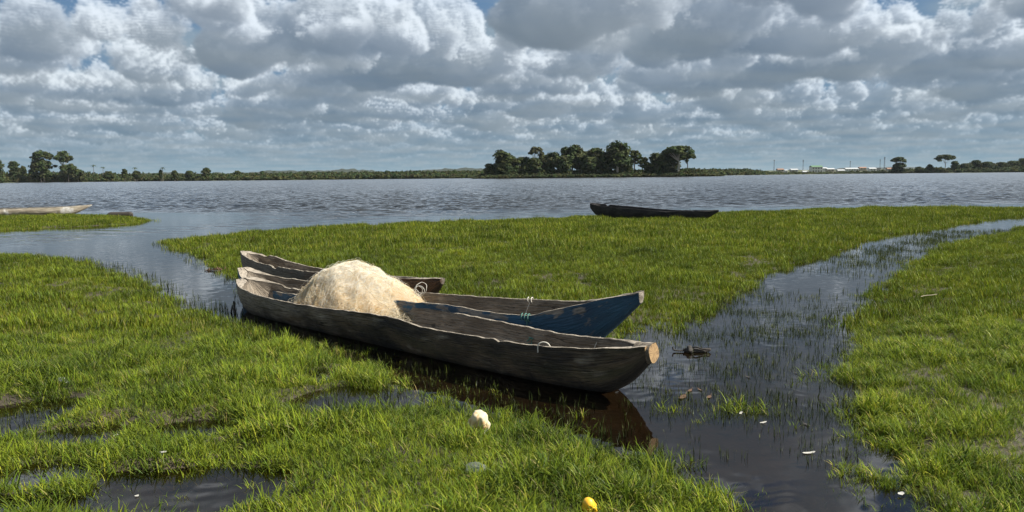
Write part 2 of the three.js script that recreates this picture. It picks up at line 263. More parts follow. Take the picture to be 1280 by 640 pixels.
// ---------------------------------------------------------------- canoes' places (needed before the grass, which grows round them)
const canoeSpots = [];
function canoeSpot(stern, bow, half) { const s = V3(...stern), b = V3(...bow), L = Math.hypot(b.x - s.x, b.z - s.z), c = { stern: s, bow: b, L, half, dx: (b.x - s.x) / L, dz: (b.z - s.z) / L }; c.turn = Math.atan2(-c.dz, c.dx); canoeSpots.push(c); return c; }
const spotA = canoeSpot([-3.35, 0, -9.15], [0.98, 0, -5.16], 0.33);
const spotB = canoeSpot([-3.66, 0, -9.98], [1.06, 0, -6.0], 0.31);
const spotC = canoeSpot([-4.20, 0, -11.55], [-0.82, 0, -8.62], 0.30);
const spotD = (() => { const a = ground(738, 275), b = ground(893, 276); return canoeSpot([a.x, 0, a.z], [b.x, 0, b.z + 0.5], 0.30); })();
const spotE = (() => { const b = ground(116, 269.6); return canoeSpot([b.x - 5.7, 0, b.z + 1.9], [b.x, 0, b.z], 0.32); })();
function underCanoe(x, z, margin) { for (const c of canoeSpots) { const px = x - c.stern.x, pz = z - c.stern.z, s = (px * c.dx + pz * c.dz) / c.L, w = px * -c.dz + pz * c.dx; if (s > 0 && s < 1 && Math.abs(w) < c.half * Math.min(1, 0.25 + 7 * Math.min(s, 1 - s)) + margin) return true; } return false; }

// ---------------------------------------------------------------- grass
function bladeGeometry(r, o) {                                    // one tuft: bent, tapering blades leaning outward from a common root
  const P = [], C = [], I = [], N = [];
  for (let b = 0; b < o.blades; b++) {
    const a = r() * 6.2832, root = o.spread * Math.sqrt(r()), ra = r() * 6.2832, x0 = Math.cos(ra) * root, z0 = Math.sin(ra) * root;
    const L = o.len * (0.55 + 0.75 * r()), w = o.width * (0.7 + 0.6 * r()), lean = o.lean * (0.25 + r()), bend = o.bend * (0.3 + r()), ca = Math.cos(a), sa = Math.sin(a), tw = a + 1.5708 + (r() - 0.5) * 1.6, wx = Math.cos(tw), wz = Math.sin(tw);
    const pal = o.palette, k = r(), col = k < 0.60 ? pal[0] : k < 0.85 ? pal[1] : k < 1 - o.straw ? pal[2] : pal[3], v = 0.5 + 0.95 * r() * r() + 0.15 * r();
    const base = P.length / 3; let x = x0, y = -0.012, z = z0; const seg = o.seg;
    for (let s = 0; s <= seg; s++) {
      const t = s / seg, ang = lean + bend * t * t * 1.4, hw = w * 0.5 * (t < 0.35 ? 0.75 + 0.7 * t : 1 - Math.pow((t - 0.35) / 0.65, 1.6));
      const nx = -Math.cos(ang) * ca, ny = Math.sin(ang), nz = -Math.cos(ang) * sa;
      if (s < seg) { P.push(x - wx * hw, y, z - wz * hw, x + wx * hw, y, z + wz * hw); N.push(nx, ny, nz, nx, ny, nz); C.push(col[0] * v, col[1] * v, col[2] * v, col[0] * v, col[1] * v, col[2] * v); }
      else { P.push(x, y, z); N.push(nx, ny, nz); C.push(col[0] * v, col[1] * v, col[2] * v); }
      const st = L / seg; x += ca * Math.sin(ang) * st; z += sa * Math.sin(ang) * st; y += Math.cos(ang) * st;
    }
    for (let s = 0; s < seg; s++) { const q = base + 2 * s; if (s < seg - 1) I.push(q, q + 1, q + 2, q + 1, q + 3, q + 2); else I.push(q, q + 1, q + 2); }
  }
  const g = new THREE.BufferGeometry(); g.setAttribute('position', new THREE.Float32BufferAttribute(P, 3)); g.setAttribute('normal', new THREE.Float32BufferAttribute(N, 3)); g.setAttribute('color', new THREE.Float32BufferAttribute(C, 3)); g.setIndex(I); return g;
}
const grassMaterial = new THREE.MeshPhysicalMaterial({ vertexColors: true, color: 0xffffff, roughness: 0.9, transmission: 0.38, thickness: 0, ior: 1.3, specularIntensity: 0.25, side: THREE.DoubleSide });
const lush = [[0.150, 0.202, 0.015], [0.088, 0.142, 0.016], [0.225, 0.248, 0.026], [0.36, 0.30, 0.10]];
const reed = [[0.128, 0.176, 0.013], [0.084, 0.130, 0.014], [0.185, 0.20, 0.02], [0.28, 0.24, 0.07]];
const sprig = [[0.060, 0.080, 0.016], [0.045, 0.062, 0.016], [0.10, 0.115, 0.02], [0.13, 0.10, 0.05]];  // darkened: the backlit shade of the channel shoots is put into these colours
const tuftR = rng(404);
const tufts = {
  near: [0, 1, 2, 3, 4, 5].map((i) => bladeGeometry(tuftR, { blades: 14, spread: 0.045, len: 0.082 + 0.011 * i, width: 0.0042 + 0.0004 * i, lean: 0.40 + 0.05 * i, bend: 0.8 + 0.1 * i, seg: 4, palette: lush, straw: 0.05 })),
  mid: [0, 1, 2].map(() => bladeGeometry(tuftR, { blades: 15, spread: 0.075, len: 0.108, width: 0.0070, lean: 0.30, bend: 0.65, seg: 3, palette: reed, straw: 0.03 })),
  far: [0, 1, 2].map(() => bladeGeometry(tuftR, { blades: 18, spread: 0.12, len: 0.125, width: 0.0105, lean: 0.24, bend: 0.5, seg: 2, palette: reed, straw: 0.03 })),
  mat: [0, 1, 2].map(() => bladeGeometry(tuftR, { blades: 12, spread: 0.05, len: 0.085, width: 0.0052, lean: 0.85, bend: 0.8, seg: 4, palette: lush, straw: 0.03 })),
  straw: [0, 1, 2].map(() => bladeGeometry(tuftR, { blades: 6, spread: 0.03, len: 0.12, width: 0.0028, lean: 0.55, bend: 0.5, seg: 3, palette: [[0.30, 0.25, 0.09], [0.22, 0.17, 0.07], [0.26, 0.26, 0.05], [0.14, 0.08, 0.04]], straw: 0.2 })),
  sprig: [0, 1, 2, 3].map(() => bladeGeometry(tuftR, { blades: 3, spread: 0.024, len: 0.075, width: 0.0036, lean: 0.14, bend: 0.4, seg: 3, palette: sprig, straw: 0.06 })),
};
const M4 = new THREE.Matrix4(), QU = new THREE.Quaternion(), EU = new THREE.Euler(), SC = V3(1, 1, 1);
const patches = new Map();                                        // patch -> tuft kind -> variant -> list of [matrix, colour]
function plantTuft(patch, kind, x, y, z, size, turn, tint, tilt = 0, tiltTo = 0) {
  if (!patches.has(patch)) patches.set(patch, new Map());
  const byKind = patches.get(patch), key = kind + ((x * 7919 + z * 104729 | 0) % tufts[kind].length + tufts[kind].length) % tufts[kind].length;
  if (!byKind.has(key)) byKind.set(key, { g: tufts[kind][+key.slice(-1)], m: [], c: [] });
  const e = byKind.get(key); EU.set(Math.cos(tiltTo) * tilt, turn, Math.sin(tiltTo) * tilt, 'XZY'); QU.setFromEuler(EU); SC.set(size, size, size); M4.compose(V3(x, y, z), QU, SC); e.m.push(...M4.elements); e.c.push(...tint);
}
const inFrame = (x, z, y = 0.08, pad = 0.12) => { const p = V3(x, y, z).project(camera); return Math.abs(p.x) < 1 + pad + 0.5 / Math.max(1, -z) && p.y > -1 - 2.2 * pad && z < -1; };
function tintAt(x, z, r) {                                        // patches of yellower and darker growth
  const n = fbm2(x * 0.55, z * 0.55, 3, 300), m = fbm2(x * 2.2, z * 2.2, 2, 310), k = 1.06 + 0.6 * n + 0.6 * m + 0.22 * (r() - 0.5), warm = 0.35 * n + 0.5 * m + 0.25 * (r() - 0.5);
  return [k * (1 + 0.35 * warm), k * (1 + 0.05 * warm), k * (1 - 0.2 * warm)];
}
function sow(patch, x0, x1, z0, z1, perM2, kind, seed, accept, size) {
  const r = rng(seed), n = Math.round((x1 - x0) * (z1 - z0) * perM2);
  for (let i = 0; i < n; i++) {
    const x = lerp(x0, x1, r()), z = lerp(z0, z1, r()), roll = r(), turn = r() * 6.2832, sz = 0.7 + 0.6 * r(), tl = r() * 0.25, tt = r() * 6.28;
    if (!inFrame(x, z)) continue;
    const h = heightAt(x, z), a = accept(x, z, h); if (a <= roll) continue;
    if (underCanoe(x, z, 0.015)) continue;
    plantTuft(patch, kind, x, Math.max(h, -0.035), z, sz * size(x, z, h), turn, tintAt(x, z, r), tl, tt);
  }
}
const bankOf = (poly) => (x, z) => inside(poly, x, z);
const growth = (h) => sstep(-0.055, 0.012, h);
const clumpy = (x, z, lo) => lerp(lo, 1, sstep(-0.4, 0.1, fbm2(x * 2.6, z * 2.6, 2, 330)));
// left bank, from the near shore of the channel to the photographer's feet
const onLeft = bankOf(leftBank), onRight = bankOf(rightBank), onMid = bankOf(midBank), onSpit = bankOf(leftSpit);
const wetZone = (x, z) => sstep(-4.75, -4.1, z) * sstep(-0.6, -1.3, x);
const tall = (x, z) => Math.max(0.35, 0.76 + 0.8 * fbm2(x * 0.8, z * 0.8, 2, 340) + 0.95 * fbm2(x * 2.4, z * 2.4, 2, 345));
sow('left', -6, 2.6, -7, -2.3, 820, 'near', 1, (x, z, h) => (onLeft(x, z) > -0.55 ? growth(h) * clumpy(x, z, 0.45) * (1 - 0.75 * wetZone(x, z)) + 0.02 * (h > -0.1 ? 1 : 0) : 0), (x, z, h) => tall(x, z) * (h < -0.01 ? 0.75 : 1));
sow('left', -6, 1.0, -5.2, -2.3, 900, 'mat', 2, (x, z, h) => (onLeft(x, z) > -0.4 ? growth(h + 0.004) * (0.25 + 0.75 * wetZone(x, z)) : 0), () => 1);
sow('left', -13, 0, -16.5, -7, 400, 'mid', 3, (x, z, h) => (onLeft(x, z) > -0.5 ? growth(h) * clumpy(x, z, 0.4) : 0), (x, z) => 0.95 * tall(x, z));
sow('left', -7, 2.2, -9, -2.3, 34, 'straw', 21, (x, z, h) => (onLeft(x, z) > -0.2 && h > -0.03 ? sstep(0.0, 0.35, fbm2(x * 1.5, z * 1.5, 2, 360)) : 0), () => 0.9);
sow('right', 1, 8, -10, -2.3, 22, 'straw', 22, (x, z, h) => (onRight(x, z) > 0.1 && h > -0.02 ? sstep(0.0, 0.4, fbm2(x * 1.5, z * 1.5, 2, 365)) : 0), () => 0.8);
sow('left', -6, 2.4, -8, -2.3, 420, 'mat', 23, (x, z, h) => (onLeft(x, z) > -0.2 ? sstep(-0.012, 0.004, h) * 0.9 : 0), () => 0.62);
sow('left', -6, 1.6, -6.5, -2.3, 520, 'mat', 24, (x, z, h) => (onLeft(x, z) > -0.3 && h < -0.02 && h > -0.11 ? sstep(-0.15, 0.35, fbm2(x * 3.1, z * 5.2, 2, 370)) * 0.5 : 0), () => 0.8);
// right bank
sow('right', 0.9, 6, -7.5, -2.3, 950, 'near', 4, (x, z, h) => (onRight(x, z) > -0.5 || inside(rightPatch, x, z) > -0.2 ? growth(h) * clumpy(x, z, 0.6) : 0), (x, z, h) => 0.95 * tall(x, z) * (h < -0.01 ? 0.75 : 1));
sow('right', 2, 22, -20.5, -7.5, 360, 'mid', 5, (x, z, h) => (onRight(x, z) > -0.4 ? growth(h) * clumpy(x, z, 0.7) : 0), (x, z) => 0.95 * tall(x, z));
// the tongue of land behind the canoes, and the spit on the left
sow('middle', -6, 9, -15, -6, 400, 'mid', 6, (x, z, h) => (onMid(x, z) > -0.3 ? growth(h) * clumpy(x, z, 0.75) : 0), (x, z) => 1.0 * tall(x, z));
sow('middle', -13, 28, -38, -15, 160, 'far', 7, (x, z, h) => (onMid(x, z) > -0.4 ? growth(h) * clumpy(x, z, 0.8) : 0), (x, z) => tall(x, z));
sow('spit', -31, -10, -38, -20, 130, 'far', 8, (x, z, h) => (onSpit(x, z) > -0.4 ? growth(h) : 0), (x, z) => 0.95 * tall(x, z));
// single shoots standing in the shallow channel
const shootZone = outline([[780, 500], [790, 432], [850, 408], [930, 354], [1040, 320], [1150, 294], [1280, 270], [1300, 284], [1200, 298], [1130, 326], [1098, 350], [1072, 400], [1058, 445], [1050, 480], [1070, 520], [1100, 560], [1040, 575], [985, 560], [960, 530], [900, 520], [850, 516]]);
const openWater = ground(1010, 350), openNear = ground(930, 590);
const shoots = (x, z) => { const d = inside(shootZone, x, z); if (d < -0.25) return 0; const e = Math.hypot((x - openWater.x) / 1.9, (z - openWater.z) / 3.4); return sstep(-0.25, 0.25, d) * sstep(0.2, 1.1, e) * (0.12 + 0.88 * sstep(-0.22, 0.28, fbm2(x * 1.7, z * 1.3, 3, 350))); };
sow('channel', 0.5, 4.5, -9, -3.4, 950, 'sprig', 9, (x, z, h) => (h < 0 ? shoots(x, z) : 0), () => 1.08);
sow('channel', 0.5, 20, -20, -9, 460, 'sprig', 10, (x, z, h) => (h < 0 ? shoots(x, z) : 0), () => 1.35);
{ const c1 = ground(935, 512), c2 = ground(880, 524), c3 = ground(843, 514); sow('channel', c1.x - 0.35, c1.x + 0.35, c1.z - 0.22, c1.z + 0.22, 260, 'near', 11, (x, z) => sstep(1, 0.2, Math.hypot((x - c1.x) / 0.33, (z - c1.z) / 0.18)) * 0.8, () => 1.0); sow('channel', c2.x - 0.12, c2.x + 0.12, c2.z - 0.08, c2.z + 0.08, 400, 'near', 12, () => 0.3, () => 0.9); sow('channel', c3.x - 0.1, c3.x + 0.1, c3.z - 0.06, c3.z + 0.06, 400, 'near', 13, () => 0.3, () => 0.8); }
// shoots in the shadowed water along the front canoe and at the mouth of the left channel
sow('left', -3.6, 1.3, -9.6, -4.0, 240, 'sprig', 14, (x, z, h) => { const d = onLeft(x, z); return h < 0 && d > -0.9 ? sstep(-0.9, -0.1, d) * 0.8 : 0; }, () => 1.25);
sow('left', -9, -2, -17, -8.5, 150, 'sprig', 15, (x, z, h) => { const d = onLeft(x, z); return h < 0 && d > -0.45 ? 0.55 : 0; }, () => 1.6);
sow('middle', -9, 2, -19, -8, 110, 'sprig', 16, (x, z, h) => { const d = onMid(x, z); return h < 0 && d > -0.4 ? 0.4 : 0; }, () => 1.6);
const patchLabels = { left: ['bright green marsh grass covering the boggy bank before the front canoe', 'marsh grass'], right: ['yellow green short grass on the bank across the flooded channel', 'marsh grass'], middle: ['even green grass on the tongue of land behind the canoes', 'marsh grass'], spit: ['narrow strip of green grass in front of the pale canoe', 'marsh grass'], channel: ['thin dark shoots standing in the shallow flooded channel', 'water grass'] };
const patchNames = { left: 'marsh_grass', right: 'marsh_grass', middle: 'marsh_grass', spit: 'marsh_grass', channel: 'water_grass' };
let tuftCount = 0;
for (const [patch, kinds] of patches) {
  const o = new THREE.Group(); o.name = numbered(patchNames[patch]); o.userData = { label: patchLabels[patch][0], category: patchLabels[patch][1], kind: 'stuff' }; scene.add(o);
  for (const e of kinds.values()) {
    const n = e.m.length / 16, m = new THREE.InstancedMesh(e.g, grassMaterial, n); m.name = 'grass_tufts'; m.userData = { kind: 'stuff' }; m.instanceMatrix.array.set(e.m); m.instanceColor = new THREE.InstancedBufferAttribute(new Float32Array(e.c), 3); o.add(m); tuftCount += n;
  }
}
console.log('tufts', tuftCount);

// ---------------------------------------------------------------- dugout canoes
function curve(points) { return (t) => { let i = 0; while (i < points.length - 2 && t > points[i + 1][0]) i++; const [a, x] = points[i], [b, y] = points[i + 1], p = points[Math.max(0, i - 1)], n = points[Math.min(points.length - 1, i + 2)], u = clamp((t - a) / (b - a)), w = b - a; const m0 = i ? (y - p[1]) / (b - p[0]) * w : y - x, m1 = i < points.length - 2 ? (n[1] - x) / (n[0] - a) * w : y - x; const u2 = u * u, u3 = u2 * u; return (2 * u3 - 3 * u2 + 1) * x + (u3 - 2 * u2 + u) * m0 + (-2 * u3 + 3 * u2) * y + (u3 - u2) * m1; }; }
function sheet(nu, nv, at, flip) { const g = gridGeometry(nu, nv, at); if (flip) { const i = g.index.array; for (let k = 0; k < i.length; k += 3) { const t = i[k]; i[k] = i[k + 1]; i[k + 1] = t; } g.computeVertexNormals(); } return g; }
// A hollowed log: hull outside, carved interior, worn rim between them, and a cut face at either end.
function dugout(c, o) {
  const half = curve(o.half), rimN = curve(o.rimNear), rimF = curve(o.rimFar), keel = curve(o.keel), wall = o.wall ?? 0.032, L = c.L, NU = 110, NV = 34, seed = o.seed;
  const bite = (t, side) => (o.bites ?? []).reduce((s, b) => s - (b.side === side ? b.deep * sstep(b.wide, b.wide * 0.35, Math.abs(t - b.at)) : 0), 0);
  const rimAt = (t, s) => (s > 0 ? rimN(t) : rimF(t)) + 0.008 * noise2(t * 26, s * 3, seed) + 0.005 * noise2(t * 70, s * 3, seed + 1) + bite(t, s);
  const endOpen = (t) => sstep(0, o.solid, Math.min(t - o.open[0], o.open[1] - t));          // 0 in the solid ends, 1 in the hollow
  const outer = (t, a) => {                                        // a: -1 far rim ... 0 keel ... 1 near rim
    const th = a * Math.PI / 2, s = Math.sin(th), k = Math.cos(th), w = half(t), y0 = keel(t), f = 1 - Math.pow(Math.abs(k), 1.25), yr = rimAt(t, a >= 0 ? 1 : -1);
    const lump = 1 + 0.045 * noise2(t * 9, a * 2.2, seed + 2) + 0.03 * noise2(t * 30, a * 6, seed + 3);
    return [t * L + (o.rake ?? 0) * (1 - f) * 0, y0 + (yr - y0) * f, Math.sign(s) * w * Math.pow(Math.abs(s), 0.60) * (1 - 0.07 * Math.pow(f, 5)) * (f > 0.97 ? 1 : lump)];
  };
  const inner = (t, a) => {
    const p = outer(t, a), e = endOpen(t), th = a * Math.PI / 2, k = Math.abs(Math.cos(th)), w = Math.max(0.001, half(t) - wall * (1 + 0.25 * noise2(t * 20, a > 0 ? 4 : 9, seed + 5))), wi = w * Math.pow(e, 0.55), rim = rimAt(t, a >= 0 ? 1 : -1) - 0.002, floor = keel(t) + 0.055;
    const f = 1 - Math.pow(k, 1.5); return [p[0], lerp(rim, lerp(floor, rim, f), e), Math.sign(Math.sin(th)) * wi * Math.pow(Math.abs(Math.sin(th)), 0.62) * (1 - 0.05 * f) * (1 + 0.02 * noise2(t * 22, a * 4, seed + 6))];
  };
  const at = (fn) => (k, j) => { const t = k / (NU - 1), a = j / (NV - 1) * 2 - 1; return [...fn(t, a), t, j / (NV - 1)]; };
  const g = thing(o.name, o.label, 'canoe', [c.stern.x, o.y ?? 0, c.stern.z], c.turn, o.group);
  if (o.lean) g.rotation.set(o.lean, c.turn, 0, 'YXZ');
  part('hull', sheet(NU, NV, at(outer), false), o.outside, g);
  const t0 = o.open[0], t1 = o.open[1];
  part('interior', sheet(NU, NV, (k, j) => { const t = lerp(t0, t1, k / (NU - 1)), a = j / (NV - 1) * 2 - 1; return [...inner(t, a), t, j / (NV - 1)]; }, true), o.insideMaterial, g);
  const rim = [];
  for (const s of [1, -1]) rim.push(sheet(NU * 2, 5, (k, j) => {
    const t = k / (2 * NU - 1), q = j / 4, A = outer(t, s), B = t > t0 && t < t1 ? inner(t, s) : [A[0], A[1], 0.0001 * s], z = lerp(A[2], B[2], q), hump = 0.007 * Math.sin(q * Math.PI) * (0.5 + 0.5 * noise2(t * 40, s, seed + 8));
    return [A[0], lerp(A[1], t > t0 && t < t1 ? B[1] : A[1], q) + hump, z, t * 4, q * 0.06 + (s > 0 ? 0 : 0.3)];
  }, s < 0));
  part('rim', mergeGeometries(rim), o.rimMaterial, g);
  for (const [t, name] of [[0, 'stern_end'], [1, 'bow_end']]) {
    const ring = []; for (let j = 0; j <= 24; j++) ring.push(outer(t, j / 12 - 1));
    const cx = ring.reduce((s, p) => s + p[1], 0) / ring.length, P = [ring[0][0] + (t ? 0.012 : -0.012), cx * 0.5 + 0.5 * (ring[0][1] + ring[12][1]) / 2, 0], uv = [0.5, 0.5], I = [];
    ring.forEach((p, j) => { P.push(...p); uv.push(0.5 + p[2] * 4, 0.5 + (p[1] - P[1]) * 4); }); for (let j = 0; j < 24; j++) t ? I.push(0, j + 1, j + 2) : I.push(0, j + 2, j + 1); t ? I.push(0, 25, 1) : I.push(0, 1, 25);
    const e = new THREE.BufferGeometry(); e.setAttribute('position', new THREE.Float32BufferAttribute(P, 3)); e.setAttribute('uv', new THREE.Float32BufferAttribute(uv, 2)); e.setIndex(I); e.computeVertexNormals(); part(name, e, t ? o.bowMaterial : o.sternMaterial ?? o.rimMaterial, g);
  }
  return { group: g, outer, inner, L, rimAt, half };
}
// weathered wood: u runs the length of the boat, v round its girth (0 far rim, 0.5 keel, 1 near rim)
function woodTexture(W, H, seed, o) {
  return colorTexture(W, H, (u, v) => {
    const x = u * 6, y = v * 1.4, grain = noise2(x * 3, y * 60, seed) * 0.5 + noise2(x * 8, y * 150, seed + 1) * 0.5, blot = fbm2(x * 2.2, y * 3.4, 4, seed + 2), fineN = fbm2(x * 14, y * 16, 3, seed + 4);
    let c = mix3(o.dark, o.light, clamp(0.42 + 0.42 * grain + 0.95 * blot));
    if (o.moss) c = mix3(c, o.moss, clamp(1.6 * fbm2(x * 1.3, y * 4, 4, seed + 6) - 0.05) * 0.8);
    if (o.stain) c = mix3(c, o.stain, clamp(2.2 * fbm2(x * 1.1, y * 2.6, 5, seed + 8) - 0.15));
    if (o.chalk) c = mix3(c, o.chalk, clamp(3.0 * fbm2(x * 3.3, y * 5.2, 4, seed + 9) - 0.75) * 0.8);
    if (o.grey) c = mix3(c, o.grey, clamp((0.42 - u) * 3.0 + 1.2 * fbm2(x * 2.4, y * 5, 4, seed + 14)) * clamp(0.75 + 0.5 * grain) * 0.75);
    if (o.wet) { const low = Math.abs(v - 0.5) + 0.16 * fbm2(x * 2.6, y * 1.2, 4, seed + 16) + 0.02 * noise2(x * 30, y * 4, seed + 18); if (low < 0.27) c = mix3(c, o.wet, clamp((0.27 - low) * 9) * 0.9); }  // dark band toward the keel: wet wood, with the underside's shade painted in
    const crack = Math.abs(noise2(x * 0.9, y * 26, seed + 12)); if (crack < 0.035) c = mix3(c, [0.01, 0.008, 0.006], 0.75);
    const k = 1 + 0.35 * fineN; return [c[0] * k, c[1] * k, c[2] * k];
  });
}
const woodBump = grayTexture(1024, 512, (u, v) => 0.5 + 0.22 * noise2(u * 18, v * 84, 501) + 0.16 * noise2(u * 50, v * 200, 502) + 0.3 * fbm2(u * 16, v * 6, 3, 503) + 0.28 * (Math.abs(noise2(u * 46, v * 17, 507)) - 0.3) + 0.2 * Math.abs(noise2(u * 90, v * 40, 508)) - (Math.abs(noise2(u * 5.4, v * 36, 505)) < 0.04 ? 0.3 : 0));
const wood = (map, roughness = 0.85, bump = 0.008) => new THREE.MeshStandardMaterial({ map, bumpMap: woodBump, bumpScale: bump * 2.4, roughness });
const frontOut = wood(woodTexture(2048, 512, 600, { wet: [0.010, 0.008, 0.006], grey: [0.32, 0.275, 0.215], dark: [0.020, 0.014, 0.009], light: [0.150, 0.108, 0.064], moss: [0.045, 0.045, 0.016], stain: [0.010, 0.008, 0.006], chalk: [0.20, 0.17, 0.125] }));  // the wet tone also carries painted shade under the hull
const darkIn = wood(woodTexture(1024, 256, 640, { dark: [0.125, 0.100, 0.072], light: [0.32, 0.265, 0.20], stain: [0.085, 0.067, 0.049], chalk: [0.40, 0.35, 0.28] }));
const greyOut = wood(woodTexture(1024, 256, 660, { dark: [0.095, 0.085, 0.070], light: [0.25, 0.225, 0.19], stain: [0.05, 0.042, 0.032] }));
const rimMaterial = wood(woodTexture(1024, 128, 680, { dark: [0.14, 0.115, 0.085], light: [0.40, 0.35, 0.28], stain: [0.09, 0.07, 0.05] }), 0.8, 0.004);
rimMaterial.map.wrapS = rimMaterial.map.wrapT = THREE.MirroredRepeatWrapping;
const blueOut = wood(colorTexture(2048, 512, (u, v) => {
  const x = u * 6, y = v * 1.4, edge = Math.min(v, 1 - v), n = fbm2(x * 3.5, y * 5, 5, 700), m = fbm2(x * 9, y * 12, 3, 706), worn = clamp((0.10 - edge) * 7 + 3.2 * n + 2.2 * m - 0.5);
  let c = mix3([0.009, 0.036, 0.072], [0.022, 0.092, 0.160], clamp(0.5 + 1.1 * fbm2(x * 1.5, y * 2, 4, 710))); c = mix3(c, [0.06, 0.13, 0.20], clamp(1.6 * fbm2(x * 6, y * 3, 3, 714) - 0.3) * 0.6);
  const bare = mix3([0.10, 0.085, 0.065], [0.27, 0.24, 0.20], clamp(0.5 + fbm2(x * 10, y * 30, 2, 718))); return mix3(c, bare, clamp(worn * 1.6) * 0.85);
}), 0.7, 0.006);
const brownOut = wood(colorTexture(1024, 256, (u, v) => {
  const x = u * 4.5, y = v * 1.4, g = noise2(x * 3, y * 60, 730) * 0.6 + fbm2(x * 2, y * 3, 4, 732), grey = mix3([0.085, 0.070, 0.052], [0.24, 0.20, 0.15], clamp(0.5 + 0.6 * g)), red = mix3([0.035, 0.022, 0.015], [0.14, 0.075, 0.042], clamp(0.45 + 0.9 * g)); return mix3(grey, red, clamp((u - 0.42) * 4 + 1.5 * fbm2(x, y * 2, 3, 736)));
}));
const blackOut = wood(woodTexture(1024, 256, 750, { dark: [0.014, 0.013, 0.013], light: [0.050, 0.045, 0.043], stain: [0.008, 0.008, 0.008] }));
const paleOut = wood(colorTexture(2048, 256, (u, v) => {
  const x = u * 6, y = v * 1.4, g = fbm2(x * 2, y * 6, 4, 770), tan = mix3([0.22, 0.18, 0.13], [0.50, 0.44, 0.34], clamp(0.5 + g + 0.3 * noise2(x * 3, y * 60, 772)));
  const drip = clamp(6 * fbm2(x * 2.1, y * 0.35, 3, 774) - 0.55) * clamp(0.6 + 2 * fbm2(x * 5, y * 4, 3, 778)); return mix3(tan, [0.72, 0.70, 0.66], drip);
}));
const endGrain = new THREE.MeshStandardMaterial({ roughness: 0.9, map: colorTexture(256, 256, (u, v) => { const d = Math.hypot(u - 0.46, v - 0.52), a = Math.atan2(v - 0.52, u - 0.46), ring = 0.5 + 0.5 * Math.sin((d + 0.03 * fbm2(u * 6, v * 6, 3, 790)) * 120), rad = noise2(a * 9, d * 2, 792); let c = mix3([0.13, 0.08, 0.036], [0.36, 0.235, 0.11], clamp(0.5 + 0.25 * (ring - 0.5) + 0.4 * rad + 0.5 * fbm2(u * 4, v * 4, 3, 794))); if (Math.abs(noise2(a * 2.2, d, 796)) < 0.05 && d > 0.05) c = mix3(c, [0.08, 0.05, 0.03], 0.7); return c; }) });

const near3 = 'dugout canoes drawn up side by side at the water';
const canoeA = dugout(spotA, { name: 'dugout_canoe', label: 'weathered grey brown dugout canoe with sawn pale bow end, standing in front', group: near3, seed: 11, solid: 0.055, open: [0.012, 0.984], wall: 0.034,
  half: [[0, 0.11], [0.03, 0.20], [0.08, 0.28], [0.18, 0.325], [0.4, 0.33], [0.65, 0.325], [0.82, 0.285], [0.92, 0.20], [0.97, 0.125], [1, 0.078]],
  rimNear: [[0, 0.36], [0.05, 0.315], [0.15, 0.275], [0.3, 0.272], [0.4, 0.29], [0.5, 0.318], [0.59, 0.318], [0.66, 0.290], [0.75, 0.296], [0.85, 0.303], [0.93, 0.335], [1, 0.395]],
  rimFar: [[0, 0.375], [0.05, 0.325], [0.1, 0.285], [0.2, 0.258], [0.35, 0.275], [0.5, 0.290], [0.6, 0.305], [0.75, 0.295], [0.85, 0.303], [0.93, 0.352], [1, 0.40]],
  keel: [[0, 0.16], [0.03, 0.03], [0.08, -0.055], [0.5, -0.065], [0.88, -0.06], [0.93, -0.04], [0.97, 0.08], [1, 0.265]],
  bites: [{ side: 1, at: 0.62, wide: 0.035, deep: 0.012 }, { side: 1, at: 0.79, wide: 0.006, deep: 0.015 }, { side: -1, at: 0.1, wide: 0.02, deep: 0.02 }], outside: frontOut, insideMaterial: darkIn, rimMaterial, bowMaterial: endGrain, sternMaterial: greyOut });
const canoeB = dugout(spotB, { name: 'dugout_canoe', label: 'canoe with worn blue painted hull and upswept bow, lying between two others', group: near3, seed: 23, solid: 0.06, open: [0.015, 0.93], wall: 0.03,
  half: [[0, 0.085], [0.04, 0.19], [0.1, 0.25], [0.25, 0.295], [0.5, 0.30], [0.7, 0.29], [0.85, 0.215], [0.94, 0.115], [1, 0.045]],
  rimNear: [[0, 0.40], [0.04, 0.31], [0.1, 0.24], [0.2, 0.215], [0.3, 0.225], [0.4, 0.25], [0.5, 0.30], [0.57, 0.338], [0.61, 0.345], [0.65, 0.36], [0.7, 0.362], [0.745, 0.350], [0.8, 0.352], [0.835, 0.362], [0.87, 0.425], [0.9, 0.475], [0.95, 0.565], [1, 0.645]],
  rimFar: [[0, 0.40], [0.04, 0.33], [0.1, 0.285], [0.3, 0.30], [0.5, 0.325], [0.6, 0.35], [0.7, 0.38], [0.8, 0.425], [0.88, 0.47], [0.94, 0.55], [1, 0.65]],
  keel: [[0, 0.15], [0.04, 0.02], [0.1, -0.05], [0.5, -0.06], [0.84, -0.05], [0.9, 0.02], [0.95, 0.26], [1, 0.55]],
  outside: blueOut, insideMaterial: darkIn, rimMaterial, bowMaterial: rimMaterial });
